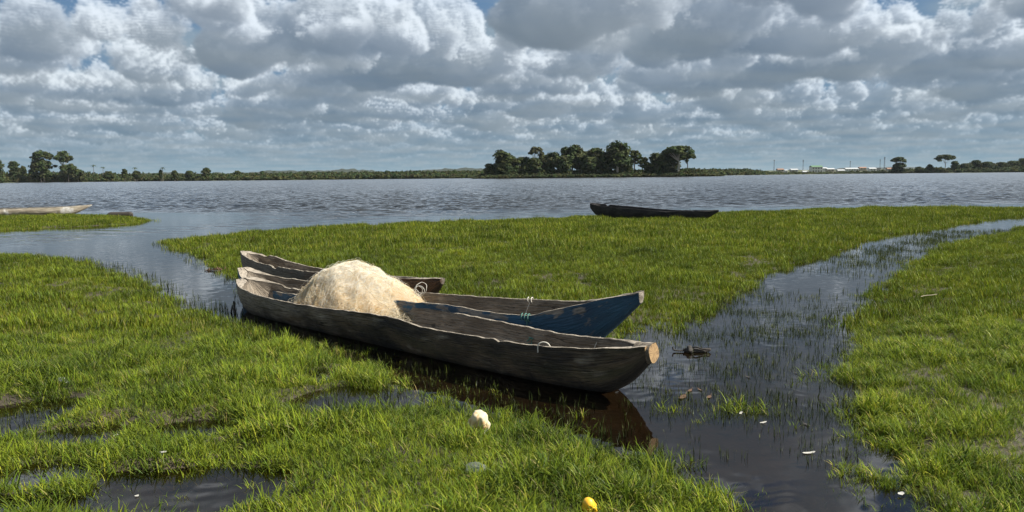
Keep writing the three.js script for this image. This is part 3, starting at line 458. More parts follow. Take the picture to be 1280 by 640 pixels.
const canoeC = dugout(spotC, { name: 'dugout_canoe', label: 'grey and reddish brown dugout canoe with a broken rim, behind the fishing net', group: near3, seed: 37, solid: 0.06, open: [0.02, 0.95], wall: 0.032, y: 0.01,
  half: [[0, 0.075], [0.05, 0.17], [0.12, 0.235], [0.3, 0.285], [0.6, 0.285], [0.82, 0.24], [0.93, 0.14], [1, 0.04]],
  rimNear: [[0, 0.465], [0.06, 0.425], [0.15, 0.37], [0.25, 0.345], [0.45, 0.33], [0.7, 0.34], [0.88, 0.375], [1, 0.40]],
  rimFar: [[0, 0.455], [0.05, 0.415], [0.1, 0.405], [0.2, 0.335], [0.35, 0.285], [0.6, 0.285], [0.85, 0.335], [1, 0.40]],
  keel: [[0, 0.2], [0.04, 0.05], [0.1, -0.01], [0.5, -0.02], [0.85, -0.01], [0.94, 0.06], [1, 0.33]],
  bites: [{ side: 1, at: 0.285, wide: 0.02, deep: 0.035 }, { side: -1, at: 0.075, wide: 0.02, deep: 0.025 }], outside: brownOut, insideMaterial: darkIn, rimMaterial, bowMaterial: brownOut });
const canoeD = dugout(spotD, { name: 'dugout_canoe', label: 'black canoe lying alone at the far edge of the grass by the lake', seed: 51, solid: 0.06, open: [0.02, 0.95], wall: 0.035, y: 0.02,
  half: [[0, 0.06], [0.06, 0.17], [0.15, 0.25], [0.35, 0.30], [0.65, 0.30], [0.85, 0.22], [0.95, 0.12], [1, 0.04]],
  rimNear: [[0, 0.575], [0.08, 0.50], [0.2, 0.455], [0.4, 0.385], [0.6, 0.33], [0.8, 0.335], [0.93, 0.35], [1, 0.37]],
  rimFar: [[0, 0.59], [0.08, 0.56], [0.12, 0.535], [0.3, 0.47], [0.5, 0.395], [0.7, 0.345], [0.9, 0.36], [1, 0.375]],
  keel: [[0, 0.40], [0.04, 0.2], [0.1, 0.02], [0.2, 0], [0.82, 0], [0.9, 0.06], [1, 0.31]],
  bites: [{ side: -1, at: 0.13, wide: 0.014, deep: 0.05 }], outside: blackOut, insideMaterial: blackOut, rimMaterial: blackOut, bowMaterial: blackOut });
const canoeE = dugout(spotE, { name: 'dugout_canoe', label: 'pale canoe with white streaked sides behind the narrow strip of grass', seed: 67, solid: 0.07, open: [0.03, 0.9], wall: 0.035, y: 0.02,
  half: [[0, 0.1], [0.1, 0.27], [0.4, 0.31], [0.7, 0.29], [0.87, 0.19], [0.95, 0.09], [1, 0.02]],
  rimNear: [[0, 0.40], [0.3, 0.36], [0.6, 0.375], [0.8, 0.40], [0.92, 0.44], [1, 0.475]],
  rimFar: [[0, 0.43], [0.3, 0.395], [0.6, 0.40], [0.8, 0.42], [0.92, 0.45], [1, 0.48]],
  keel: [[0, 0.1], [0.1, 0], [0.5, 0], [0.8, 0.01], [0.88, 0.08], [1, 0.435]], outside: paleOut, insideMaterial: greyOut, rimMaterial: paleOut, bowMaterial: blackOut });

// ropes and knots tied to the rims
const ropeWhite = new THREE.MeshStandardMaterial({ color: new THREE.Color(0.46, 0.43, 0.37), roughness: 0.9 }), ropeTeal = new THREE.MeshStandardMaterial({ color: new THREE.Color(0.06, 0.15, 0.125), roughness: 0.9 });
const ropeTube = (points, radius, closed = false) => new THREE.TubeGeometry(new THREE.CatmullRomCurve3(points.map((p) => V3(...p)), closed), Math.max(12, points.length * 5), radius, 5, closed);
{ // the sawn round end of the front canoe's bow
  const g = new THREE.CylinderGeometry(0.068, 0.080, 0.13, 28, 1); const p = g.attributes.position; for (let i = 0; i < p.count; i++) { const k = 1 + 0.16 * noise2(p.getX(i) * 14, p.getZ(i) * 14, 860); p.setX(i, p.getX(i) * k); p.setZ(i, p.getZ(i) * k * 0.95); } g.computeVertexNormals(); g.rotateZ(-Math.PI / 2 + 0.12); g.translate(spotA.L - 0.035, 0.332, 0); const m = new THREE.Mesh(g, [darkIn, endGrain, darkIn]); m.name = 'sawn_log_end'; canoeA.group.add(m);
}
const onRim = (c, t, s, out = 0, up = 0) => { const p = c.outer(t, s); return [p[0], p[1] + up, p[2] + s * out]; };
{ // a white loop on the near rim of the front canoe, a cord across it, and a teal knot inside
  const p = onRim(canoeA, 0.862, 1); part('rope_loop', ropeTube([[p[0] - 0.03, p[1] - 0.05, p[2] + 0.012], [p[0] - 0.028, p[1] + 0.012, p[2] + 0.006], [p[0], p[1] + 0.030, p[2] - 0.015], [p[0] + 0.035, p[1] + 0.022, p[2] - 0.03], [p[0] + 0.045, p[1] - 0.004, p[2] - 0.045]], 0.0055), ropeWhite, canoeA.group);
  const q = onRim(canoeA, 0.90, -1, 0.004, 0.004); part('rope', ropeTube([q, canoeA.inner(0.898, -0.85), [canoeA.inner(0.893, -0.5)[0], canoeA.inner(0.893, -0.5)[1] + 0.02, canoeA.inner(0.893, -0.5)[2] + 0.03]], 0.004), ropeWhite, canoeA.group);
  const r = rng(9), k = canoeA.inner(0.772, -0.80), pts = []; for (let i = 0; i < 16; i++) pts.push([k[0] + (r() - 0.5) * 0.11, k[1] - 0.01 - r() * 0.085, k[2] + 0.012 + r() * 0.03]); part('teal_rope_knot', ropeTube(pts, 0.0042), ropeTeal, canoeA.group);
  const b = onRim(canoeB, 0.83, 1), w = []; for (let i = 0; i < 22; i++) { const a = i / 22 * 6.283 * 3; w.push([b[0] + (i - 11) * 0.005, b[1] - 0.02 + 0.035 * Math.cos(a), b[2] - 0.018 + 0.03 * Math.sin(a)]); } const knot = part('teal_rope_knot', ropeTube(w, 0.006), ropeTeal, canoeB.group);
  part('rope_tail', ropeTube([[b[0] + 0.02, b[1] - 0.03, b[2] + 0.014], [b[0] + 0.025, b[1] - 0.09, b[2] + 0.02], [b[0] + 0.015, b[1] - 0.15, b[2] + 0.02]], 0.005), ropeTeal, knot);
  const f = onRim(canoeB, 0.785, -1), u = []; for (let i = 0; i < 14; i++) { const a = i / 14 * 6.283 * 2; u.push([f[0] + (i - 7) * 0.006, f[1] - 0.012 + 0.028 * Math.cos(a), f[2] + 0.016 + 0.028 * Math.sin(a)]); } const tie = part('rope_knot', ropeTube(u, 0.005), ropeWhite, canoeB.group);
  part('rope_tail', ropeTube([[f[0], f[1] - 0.03, f[2] + 0.05], [f[0] - 0.02, f[1] - 0.10, f[2] + 0.07], [f[0] - 0.03, f[1] - 0.18, f[2] + 0.10]], 0.004), ropeWhite, tie);
}

// ---------------------------------------------------------------- the heap of fishing net lying across the two nearer canoes
{
  const ax = V3(spotA.dx, 0, spotA.dz), nx = V3(-spotA.dz, 0, spotA.dx), C = V3(-1.70, 0, -8.06);      // along the canoes; toward the near side
  const g = thing('fishing_net', 'heap of cream fishing net piled across the front and blue canoes', 'fishing net', [C.x, 0, C.z]);
  const reachAt = (p) => { const c = Math.cos(p), s = Math.sin(p), a = c > 0 ? 0.86 : 0.88, b = s > 0 ? 0.585 : 0.62; return Math.pow(Math.pow(Math.abs(c) / a, 2.2) + Math.pow(Math.abs(s) / b, 2.2), -1 / 2.2) * (1 + 0.05 * noise2(Math.cos(p) * 2, Math.sin(p) * 2, 811)); };
  const point = (p, q, lift = 0) => {                               // q: 0 at the crown, 1 at the foot
    const R = reachAt(p), u = Math.cos(p) * R * q - 0.17 * (1 - q), w = Math.sin(p) * R * q, peak = 0.615;
    let y = 0.20 + (peak - 0.20) * Math.pow(Math.max(0, 1 - Math.pow(q, 1.95)), 0.98) + 0.05 * noise2(u * 2.6 + 3, w * 2.6, 815) + 0.03 * noise2(u * 6, w * 6, 817) + 0.018 * (1 - Math.abs(noise2(u * 4.5 + w * 2, w * 9, 818))) + 0.012 * noise2(u * 13, w * 13, 816);
    return [ax.x * u + nx.x * w, y + lift, ax.z * u + nx.z * w];
  };
  const core = gridGeometry(97, 34, (k, j) => { const p = -k / 96 * 6.28318, q = j / 33; const e = point(p, q, -0.03 * (1 - q)); return [...e, k / 96, q]; });
  const netMap = colorTexture(1024, 512, (u, v) => { const n = fbm2(Math.cos(u * 6.283) * 3 * v, Math.sin(u * 6.283) * 3 * v, 4, 820), f = fbm2(u * 90, v * 26, 3, 824), h = noise2(u * 24, v * 60, 828); const c = mix3([0.86, 0.74, 0.50], [0.97, 0.95, 0.86], clamp(0.55 + 0.8 * n + 0.5 * f + 0.3 * h)); return mix3(c, [0.80, 0.54, 0.22], clamp(1.9 * fbm2(Math.cos(u * 6.283) * 4 * v + 3, Math.sin(u * 6.283) * 4 * v, 4, 836) + (v - 0.52) * 1.6 + 0.25 * f) * 0.75); });
  part('net_heap', core, new THREE.MeshPhysicalMaterial({ map: netMap, bumpMap: grayTexture(1024, 512, (u, v) => 0.5 + 0.5 * fbm2(u * 110, v * 40, 4, 830) + 0.25 * noise2(u * 30, v * 90, 834)), bumpScale: 0.008, roughness: 1, transmission: 0.8, thickness: 0, ior: 1.3, specularIntensity: 0.2 }), g);
  // loose strands lying over the heap
  const r = rng(852), parts = [[], [], []];
  const strand = (pts, rad, bag) => { const P = [], I = []; for (let i = 0; i < pts.length; i++) { const a = pts[Math.max(0, i - 1)], b = pts[Math.min(pts.length - 1, i + 1)], t = V3(b[0] - a[0], b[1] - a[1], b[2] - a[2]).normalize(), s = V3(0, 1, 0).cross(t).normalize(), n = t.clone().cross(s); for (let k = 0; k < 3; k++) { const c = Math.cos(k * 2.0944) * rad, d = Math.sin(k * 2.0944) * rad; P.push(pts[i][0] + s.x * c + n.x * d, pts[i][1] + s.y * c + n.y * d, pts[i][2] + s.z * c + n.z * d); } if (i) for (let k = 0; k < 3; k++) { const e = (i - 1) * 3 + k, f = (i - 1) * 3 + (k + 1) % 3; I.push(e, f, e + 3, f, f + 3, e + 3); } } const m = new THREE.BufferGeometry(); m.setAttribute('position', new THREE.Float32BufferAttribute(P, 3)); m.setIndex(I); m.computeVertexNormals(); bag.push(m); };
  for (let i = 0; i < 15000; i++) {
    let p = r() * 6.283, q = Math.pow(r(), 0.6); const n = 7, dir = r() * 6.283, len = 0.10 + 0.30 * r(), curl = (r() - 0.5) * 2.2, lift = -0.028 + 0.050 * Math.pow(r(), 1.2), arch = r() < 0.10 ? 0.012 + 0.05 * r() * r() : 0.004, pts = [];
    let d = r() < 0.55 ? p + 1.5708 + (r() - 0.5) * 0.7 : dir, R = reachAt(p), u = Math.cos(p) * R * q, w = Math.sin(p) * R * q;
    for (let k = 0; k < n; k++) { const pp = Math.atan2(w, u), qq = Math.hypot(u, w) / reachAt(pp); pts.push(point(pp, clamp(qq, 0, 1.02), lift + arch * Math.sin(Math.PI * k / (n - 1)))); u += Math.cos(d) * len / n; w += Math.sin(d) * len / n; d += curl / n; }
    strand(pts, 0.00048 + 0.00045 * r() * r(), parts[q > 0.5 + 0.3 * r() ? (r() < 0.6 ? 1 : 0) : r() < 0.45 ? 0 : r() < 0.4 ? 1 : 2]);
  }
  const tones = [[0.93, 0.88, 0.74], [0.84, 0.66, 0.38], [0.96, 0.95, 0.91]];
  parts.forEach((b, i) => { const m = part('net_strands', mergeGeometries(b), new THREE.MeshPhysicalMaterial({ color: new THREE.Color(...tones[i]), roughness: 0.9, transmission: 0.35, thickness: 0, ior: 1.4, specularIntensity: 0.5 }), g); m.userData.kind = 'stuff'; });
  // a few thicker lines trailing over the heap
  const lines = []; for (let i = 0; i < 14; i++) { const pts = []; let a = r() * 6.283, u = Math.cos(a) * 0.35 * r(), w = Math.sin(a) * 0.3 * r(), d = r() * 6.283; const turn = (r() - 0.5) * 5; for (let k = 0; k < 16; k++) { const pp = Math.atan2(w, u), qq = Math.hypot(u, w) / reachAt(pp); if (qq > 1) break; pts.push(point(pp, qq, 0.012)); u += Math.cos(d) * 0.045; w += Math.sin(d) * 0.045; d += turn / 16 + (r() - 0.5) * 0.3; } if (pts.length > 4) lines.push(ropeTube(pts, 0.0016)); }
  const ln = part('net_lines', mergeGeometries(lines), new THREE.MeshStandardMaterial({ color: new THREE.Color(0.36, 0.27, 0.13), roughness: 0.9 }), g); ln.userData.kind = 'stuff';
  // wisps spilling into the hulls at both ends
  const wisps = []; for (let i = 0; i < 420; i++) { const right = i % 2, p0 = right ? -0.1 + 0.9 * r() : 2.6 + 1.2 * r(), pts = []; let q = 0.9 + 0.12 * r(); const far = 0.06 + 0.16 * r(); for (let k = 0; k < 8; k++) { const e = point(p0 + (r() - 0.5) * 0.06 + k * 0.02 * (r() - 0.5), q + far * k / 7, 0); e[1] = lerp(e[1], 0.16, k / 7) + 0.05 * Math.sin(k / 7 * 3.1) * r(); pts.push(e); } strand(pts, 0.0013, wisps); }
  const ws = part('net_wisps', mergeGeometries(wisps), new THREE.MeshPhysicalMaterial({ color: new THREE.Color(0.60, 0.53, 0.38), roughness: 0.9, transmission: 0.35, thickness: 0, ior: 1.4, specularIntensity: 0.5 }), g); ws.userData.kind = 'stuff';
  // loops of thicker white line at the right-hand foot of the heap
  const at = atDepth(525, 364, 7.55).sub(C);
  for (let i = 0; i < 3; i++) { const pts = []; for (let k = 0; k < 12; k++) { const a = k / 12 * 6.283, rr = 0.046 + 0.012 * (r() - 0.5) + i * 0.006; pts.push([at.x + (i - 1) * 0.02 + Math.cos(a) * rr * 0.95, at.y + (i === 2 ? 0.035 : 0) + Math.sin(a) * rr, at.z + (i - 1) * 0.025 + 0.02 * Math.sin(a * 2 + i)]); } part('float_line_loop', ropeTube(pts, 0.0032, true), ropeWhite, g); }
}

// ---------------------------------------------------------------- the far shore
const along = (px, dist) => (px - 640) / FOCAL * dist;
const shoreLine = [[-700, 780], [-200, 730], [0, 700], [80, 720], [170, 760], [260, 690], [350, 640], [450, 660], [540, 640], [600, 660], [700, 900], [800, 860], [880, 700], [940, 780], [990, 900], [1060, 960], [1120, 900], [1200, 860], [1290, 840], [1500, 820], [2000, 800]].map(([p, d]) => [along(p, d), -d]);
const shoreZ = (x) => { if (x <= shoreLine[0][0]) return shoreLine[0][1]; for (let i = 1; i < shoreLine.length; i++) if (x < shoreLine[i][0]) { const [a, za] = shoreLine[i - 1], [b, zb] = shoreLine[i], t = (x - a) / (b - a); return lerp(za, zb, t) + 6 * noise2(x / 25, 0.5, 870); } return shoreLine.at(-1)[1]; };
const landY = (x, z) => { const d = shoreZ(x) - z; return d < 0 ? -1 : 0.35 + 0.9 * sstep(0, 20, d) + 6.5 * sstep(10, 300, d) * (0.6 + 0.5 * noise2(x / 160, z / 160, 872)); };
const landMaterial = new THREE.MeshStandardMaterial({ roughness: 1, map: tiled(colorTexture(256, 256, (u, v) => mix3([0.030, 0.042, 0.016], [0.075, 0.080, 0.032], clamp(0.5 + 0.9 * tileFbm(u, v, 6, 5, 880))), true), 1 / 90, 1 / 90) });
structure('far_shore', gridGeometry(160, 26, (k, j) => { const x = lerp(-1150, 1250, k / 159), s = shoreZ(x), d = j === 0 ? -6 : 2 * Math.pow(j - 1, 2.05) , z = s - d; return [x, landY(x, z), z, x, z]; }), landMaterial);
structure('far_land', new THREE.PlaneGeometry(14000, 5000).rotateX(-Math.PI / 2).translate(0, 2, -4600), landMaterial);
{ // low wooded rises behind the left shore, and pale hills far beyond the town
  const hill = (list, base, depth, rough, seed) => gridGeometry(220, 24, (k, j) => { const x = lerp(list.x0, list.x1, k / 219), v = j / 23, prof = Math.sin(Math.PI * v) ** 0.8; let h = 0; for (const [c, w, a] of list.bumps) h += a * Math.exp(-(((x - c) / w) ** 2)); h = h * (1 + 0.12 * fbm2(x / 60, v * 3, 3, seed)) + rough * Math.abs(noise2(x / 14, v * 5, seed + 4)) * Math.min(1, h / 8); return [x, -1 + h * prof, -base - depth * v, x, v * depth]; });
  const at = (px, d, w, top, horizon) => [along(px, d), w / FOCAL * d, (horizon - top) / FOCAL * d + 1.6];
  const woodMaterial = new THREE.MeshStandardMaterial({ roughness: 1, map: tiled(colorTexture(128, 128, (u, v) => mix3([0.010, 0.018, 0.011], [0.020, 0.028, 0.015], clamp(0.5 + 0.9 * tileFbm(u, v, 6, 5, 885))), true), 1 / 60, 1 / 60) });  // shadow within the tree canopy is put into this dark green
  structure('wooded_hills', hill({ x0: along(-150, 1900), x1: along(760, 1900), bumps: [at(150, 1900, 150, 217, 225), at(330, 1900, 70, 215.5, 223.2), at(420, 1900, 50, 214, 222.3), at(520, 1900, 55, 214, 221.2), at(585, 1900, 50, 213.3, 220.6), at(660, 1900, 60, 214, 219.8)] }, 1900, 500, 7, 890), woodMaterial);
  structure('distant_hills', hill({ x0: along(900, 6000), x1: along(1330, 6000), bumps: [at(1090, 6000, 14, 208.8, 215.4), at(1148, 6000, 17, 208.2, 214.9), at(1172, 6000, 9, 210, 214.6), at(1240, 6000, 40, 209, 214)] }, 6000, 900, 10, 900), woodMaterial);
  structure('island', gridGeometry(60, 16, (k, j) => { const x = lerp(along(588, 480), along(905, 480), k / 59), v = j / 15, e = Math.sin(Math.PI * clamp(k / 59)) ** 0.35; return [x, -0.8 + 1.9 * e * Math.pow(Math.sin(Math.PI * v), 0.6), -480 + 6 * noise2(x / 22, 1, 910) - 75 * v, x, v * 70]; }), landMaterial);
}
// ---------------------------------------------------------------- trees
function leafCloud(r, clusters, perCluster, quad, tones) {          // clusters: [x, y, z, rx, ry]
  const P = [], N = [], C = [], I = [];
  for (const [cx, cy, cz, rx, ry] of clusters) {
    const tone = tones[(r() * tones.length) | 0], v = 0.75 + 0.5 * r();
    for (let i = 0; i < perCluster; i++) {
      const a = r() * 6.2832, u = 2 * r() - 1, q = Math.pow(r(), 0.4), k = Math.sqrt(1 - u * u) * q, x = cx + Math.cos(a) * k * rx, y = cy + u * q * ry, z = cz + Math.sin(a) * k * rx, s = quad * (0.6 + 0.8 * r());
      const n = V3(r() - 0.5 + (x - cx) / rx * 0.7, r() * 0.9 + 0.1 + (y - cy) / ry * 0.5, r() - 0.5 + (z - cz) / rx * 0.7).normalize(), t = V3(r() - 0.5, r() - 0.5, r() - 0.5).cross(n).normalize(), b = n.clone().cross(t), o = P.length / 3, w = v * (0.8 + 0.4 * r());
      for (const [e, f] of [[-0.5, -0.35], [0.5, -0.25], [0.35, 0.4], [-0.4, 0.3]]) { P.push(x + (t.x * e + b.x * f) * s, y + (t.y * e + b.y * f) * s, z + (t.z * e + b.z * f) * s); N.push(n.x, n.y, n.z); C.push(tone[0] * w, tone[1] * w, tone[2] * w); }
      I.push(o, o + 1, o + 2, o, o + 2, o + 3);
    }
  }
  const g = new THREE.BufferGeometry(); g.setAttribute('position', new THREE.Float32BufferAttribute(P, 3)); g.setAttribute('normal', new THREE.Float32BufferAttribute(N, 3)); g.setAttribute('color', new THREE.Float32BufferAttribute(C, 3)); g.setIndex(I); return g;
}
const leafMaterial = new THREE.MeshPhysicalMaterial({ vertexColors: true, roughness: 0.9, transmission: 0.25, thickness: 0, ior: 1.3, specularIntensity: 0.3, side: THREE.DoubleSide });
const forest = [[0.040, 0.058, 0.018], [0.030, 0.048, 0.018], [0.055, 0.068, 0.022], [0.048, 0.052, 0.020]];
const barkPale = new THREE.MeshStandardMaterial({ color: new THREE.Color(0.30, 0.28, 0.24), roughness: 0.95 }), barkDark = new THREE.MeshStandardMaterial({ color: new THREE.Color(0.12, 0.10, 0.08), roughness: 0.95 });
function limb(a, b, ra, rb) { const d = b.clone().sub(a), g = new THREE.CylinderGeometry(rb, ra, d.length(), 7, 3, true); const p = g.attributes.position; for (let i = 0; i < p.count; i++) { const y = p.getY(i) / d.length(); p.setX(i, p.getX(i) + 0.25 * ra * Math.sin(y * 5)); } g.translate(0, d.length() / 2, 0); g.applyQuaternion(new THREE.Quaternion().setFromUnitVectors(V3(0, 1, 0), d.normalize())); g.translate(a.x, a.y, a.z); return g; }
let treeSeed = 1000;
// px, top: the crown's middle and top in the photograph; wide: its width there; dist: metres from the viewer; form: how the crown is shaped
function tree(px, top, wide, dist, form, label, group, extra = {}) {
  const r = rng(treeSeed += 17), x = along(px, dist), z = -dist, y0 = extra.base ?? Math.max(0.4, landY(x, z)), H = EYE.y + (226.5 - 13 / 1280 * px - top) / FOCAL * dist - y0, W = wide / FOCAL * dist * 0.5, t = thing('broadleaf_tree', label, 'tree', [x, y0 - 0.4, z], 0, group);
  const cl = [], low = form === 'umbrella' ? 0.62 : form === 'open' ? 0.45 : form === 'layered' ? 0.22 : 0.28, n = form === 'umbrella' ? 46 : form === 'open' ? 40 : 56;
  const lean = (extra.lean ?? 0) * W;
  for (let i = 0; i < n; i++) {
    const a = r() * 6.2832, v = r(); let rad, y;
    if (form === 'umbrella') { rad = Math.sqrt(r()); y = 1 - 0.06 * r() - 0.20 * rad * rad - (r() < 0.2 ? 0.12 * r() : 0); }
    else if (form === 'layered') { y = lerp(low, 0.96, v); rad = (0.35 + 0.65 * Math.pow(Math.sin(Math.PI * clamp(1.05 - v * 0.95)), 0.6)) * Math.sqrt(r()) * (Math.floor(v * 4) % 2 ? 0.78 : 1); }
    else { const u = Math.pow(r(), 0.8); y = lerp(low, 0.95, u); rad = Math.sqrt(Math.max(0.02, 1 - Math.pow(Math.abs((u - 0.35) / 0.68), 2.2))) * Math.pow(r(), 0.45); }
    const s = W * (form === 'dome' || form === 'layered' ? 0.27 + 0.16 * r() : 0.20 + 0.12 * r()), rr = Math.max(0, W - s * 0.7); cl.push([Math.cos(a) * rad * rr + lean * (y - 0.5), Math.min(y * H, H - s * 0.5), Math.sin(a) * rad * rr, s, s * (form === 'umbrella' ? 0.5 : 0.62)]);
  }
  const crown = part('crown', leafCloud(r, cl, form === 'dome' || form === 'layered' ? 60 : 46, clamp(W * 0.16, 0.8, 1.5), extra.tones ?? forest), leafMaterial, t);
  const tr = clamp(H * 0.022, 0.12, 0.75) * (extra.stout ?? 1), forkY = H * (form === 'umbrella' || form === 'open' ? 0.5 : 0.45), wood = [limb(V3(0, 0, 0), V3(lean * 0.15, forkY, 0), tr * 1.25, tr * 0.8)], fork = V3(lean * 0.15, forkY, 0);
  for (let i = 0; i < 7; i++) { const c = cl[(r() * cl.length) | 0]; wood.push(limb(fork, V3(c[0], c[1], c[2]), tr * 0.5, tr * 0.14)); }
  part('trunk', mergeGeometries(wood), extra.pale ? barkPale : barkDark, t);
  return t;
}
function palm(px, top, dist, label, group) {
  const r = rng(treeSeed += 17), x = along(px, dist), z = -dist, y0 = landY(x, z), H = EYE.y + (226.5 - 13 / 1280 * px - top) / FOCAL * dist - y0, t = thing('palm_tree', label, 'palm tree', [x, y0 - 0.4, z], 0, group), g = [];
  part('trunk', limb(V3(0, 0, 0), V3(0.5, H - 0.6, 0), 0.28, 0.17), barkDark, t);
  for (let i = 0; i < 18; i++) { const a = i / 18 * 6.283 + r() * 0.3, up = 0.9 * r() - 0.15, L = 2.4 + r(), P = [], I = []; for (let k = 0; k < 5; k++) { const s = k / 4, w = 0.34 * Math.sin(Math.PI * (0.15 + 0.8 * s)), d = L * s, y = H - 0.6 + up * d - 0.32 * d * d / L * 1.8; P.push(0.5 + Math.cos(a) * d - Math.sin(a) * w, y - 0.1, Math.sin(a) * d + Math.cos(a) * w, 0.5 + Math.cos(a) * d + Math.sin(a) * w, y - 0.1, Math.sin(a) * d - Math.cos(a) * w); if (k) { const o = 2 * k - 2; I.push(o, o + 1, o + 2, o + 1, o + 3, o + 2); } } const m = new THREE.BufferGeometry(); m.setAttribute('position', new THREE.Float32BufferAttribute(P, 3)); m.setAttribute('color', new THREE.Float32BufferAttribute(P.map((_, q) => forest[0][q % 3]), 3)); m.setIndex(I); m.computeVertexNormals(); g.push(m); }
  part('fronds', mergeGeometries(g), leafMaterial, t);
}
const gi = 'trees crowded together on the wooded island', gl = 'trees standing up above the left far shore', gr = 'trees on the far shore beyond the town', ib = { base: 0.6 };
// the wooded island: big forest trees with overlapping crowns
tree(627, 187, 30, 492, 'layered', 'leaning tiered tree at the open end of the wooded island', gi, { ...ib, lean: 0.5 });
tree(671, 182.5, 20, 510, 'umbrella', 'flat topped sparse tree rising out of the low end of the island', gi, { ...ib, pale: true, tones: [[0.055, 0.06, 0.026], [0.07, 0.07, 0.035]] });
tree(716, 181, 36, 505, 'dome', 'tall round crowned tree in the thick of the wooded island', gi, ib);
tree(772, 176, 36, 492, 'dome', 'tallest tree of the island with a pale straight trunk', gi, { ...ib, pale: true, stout: 1.5 });
tree(793, 186, 22, 500, 'open', 'ragged tree with sky showing through beside the tallest island tree', gi, ib);
tree(848, 182, 40, 490, 'umbrella', 'wide umbrella shaped tree standing apart on the bare side of the island', gi, { ...ib, pale: true, stout: 1.3 });
tree(822, 191, 28, 495, 'dome', 'dense tree just beside the wide umbrella tree on the island', gi, ib);
for (const [px, top, w, d, f, label] of [[613, 204, 16, 492, 'dome', 'small bushy tree at the foot of the leaning tiered tree'], [641, 194, 22, 500, 'dome', 'round tree close beside the leaning tiered tree of the island'], [655, 196, 24, 512, 'dome'], [668, 197, 22, 494, 'dome', 'dense tree standing under the flat topped sparse island tree'], [682, 193, 24, 515, 'dome'], [693, 190, 26, 500, 'dome'], [704, 194, 24, 492, 'dome'], [730, 188, 26, 512, 'dome'], [745, 184.5, 30, 500, 'dome', 'big rounded tree second in height to the tallest island tree'], [757, 191, 26, 494, 'dome', 'dark tree filling the gap before the tallest island tree'], [738, 196, 24, 490, 'dome'], [783, 196, 20, 510, 'dome', 'low tree between the tallest island tree and the ragged one'], [634, 203, 18, 490, 'dome'], [838, 188, 26, 512, 'umbrella', 'flat crowned tree joined to the wide umbrella tree on its dense side'], [859, 190, 22, 508, 'umbrella', 'flat crowned tree joined to the wide umbrella tree on its open side'], [812, 206, 18, 505, 'dome', 'low tree in the gap between the two groves of the island'], [832, 203, 18, 515, 'open', 'thin low tree seen under the wide umbrella tree']])
  tree(px, top, w, d, f, label ?? 'dark forest tree packed among the others on the wooded island', gi, { ...ib, pale: (px | 0) % 3 === 0 });
tree(836, 187, 32, 503, 'dome', 'rounded tree between the dense tree and the wide umbrella tree', gi, ib);
tree(805, 196, 16, 496, 'open', 'thin ragged tree on the edge of the gap between the groves', gi, ib);
// left shore
tree(60, 186.5, 28, 715, 'open', 'tallest spreading tree on the left shore, touching a thinner neighbour', gl, { stout: 1.2 });
tree(56, 199, 26, 712, 'dome', 'bushy tree under the tallest spreading tree of the left shore', gl);
tree(85, 188, 24, 722, 'open', 'thin tree with gaps in its crown beside the tallest left shore tree', gl, { pale: true });
tree(90, 206, 26, 716, 'dome', 'low bushy tree under the thin gappy tree of the left shore', gl);
tree(23, 201, 16, 720, 'dome', 'small round dark tree alone on the left shore', gl);
tree(2, 198, 18, 705, 'layered', 'tree cut by the picture edge at the end of the left shore', gl);
tree(102, 211, 18, 725, 'dome', 'low flat rounded tree just past the two tall left shore trees', gl);
tree(261, 209, 13, 700, 'dome', 'solitary round tree above the long low left shore', gl);
for (const [px, top, w, label] of [[34, 207, 10, 'slim tree between the small round tree and the tallest left shore tree'], [160, 210.5, 8], [222, 212.5, 8], [205, 211.5, 5], [240, 213, 12, 'low tree just beside the solitary round tree of the left shore'], [300, 213, 10], [331, 213.5, 8], [175, 213, 12], [140, 213.5, 14]]) tree(px, top, w, 735 - (px > 200 ? 30 : 0), 'dome', label ?? 'small tree poking just above the scrub of the left shore', gl);
for (const [px, top] of [[121.5, 205.5], [133, 208], [172.5, 208.5], [207, 208.5], [345, 213]]) palm(px, top, 745 - (px > 200 ? 40 : 0), 'thin palm standing above the scrub of the left shore', 'palms of the left shore');
// right shore
tree(1121, 196, 18, 905, 'umbrella', 'flat topped dark tree beside the mast at the end of town', gr);
tree(1122, 203, 17, 903, 'dome', 'dark bushy tree below the flat topped one near the mast', gr);
tree(1179, 193, 24, 880, 'umbrella', 'wide airy umbrella tree alone on the right shore', gr, { pale: true });
tree(1191, 201, 11, 878, 'dome', 'small round tree touching the airy umbrella tree', gr);
for (const [px, top, w, label] of [[1160, 205, 9, 'small bush like tree at the foot of the airy umbrella tree'], [1217, 200, 16], [1205, 204, 18], [1232, 202, 20], [1250, 202.5, 18], [1264, 201, 18], [1279, 197.5, 24], [1292, 199, 22], [1146, 208, 10, 'low tree midway between the two flat topped right shore trees']]) tree(px, top, w, 890, 'dome', label ?? 'tree in the rising wood of the right shore', gr);

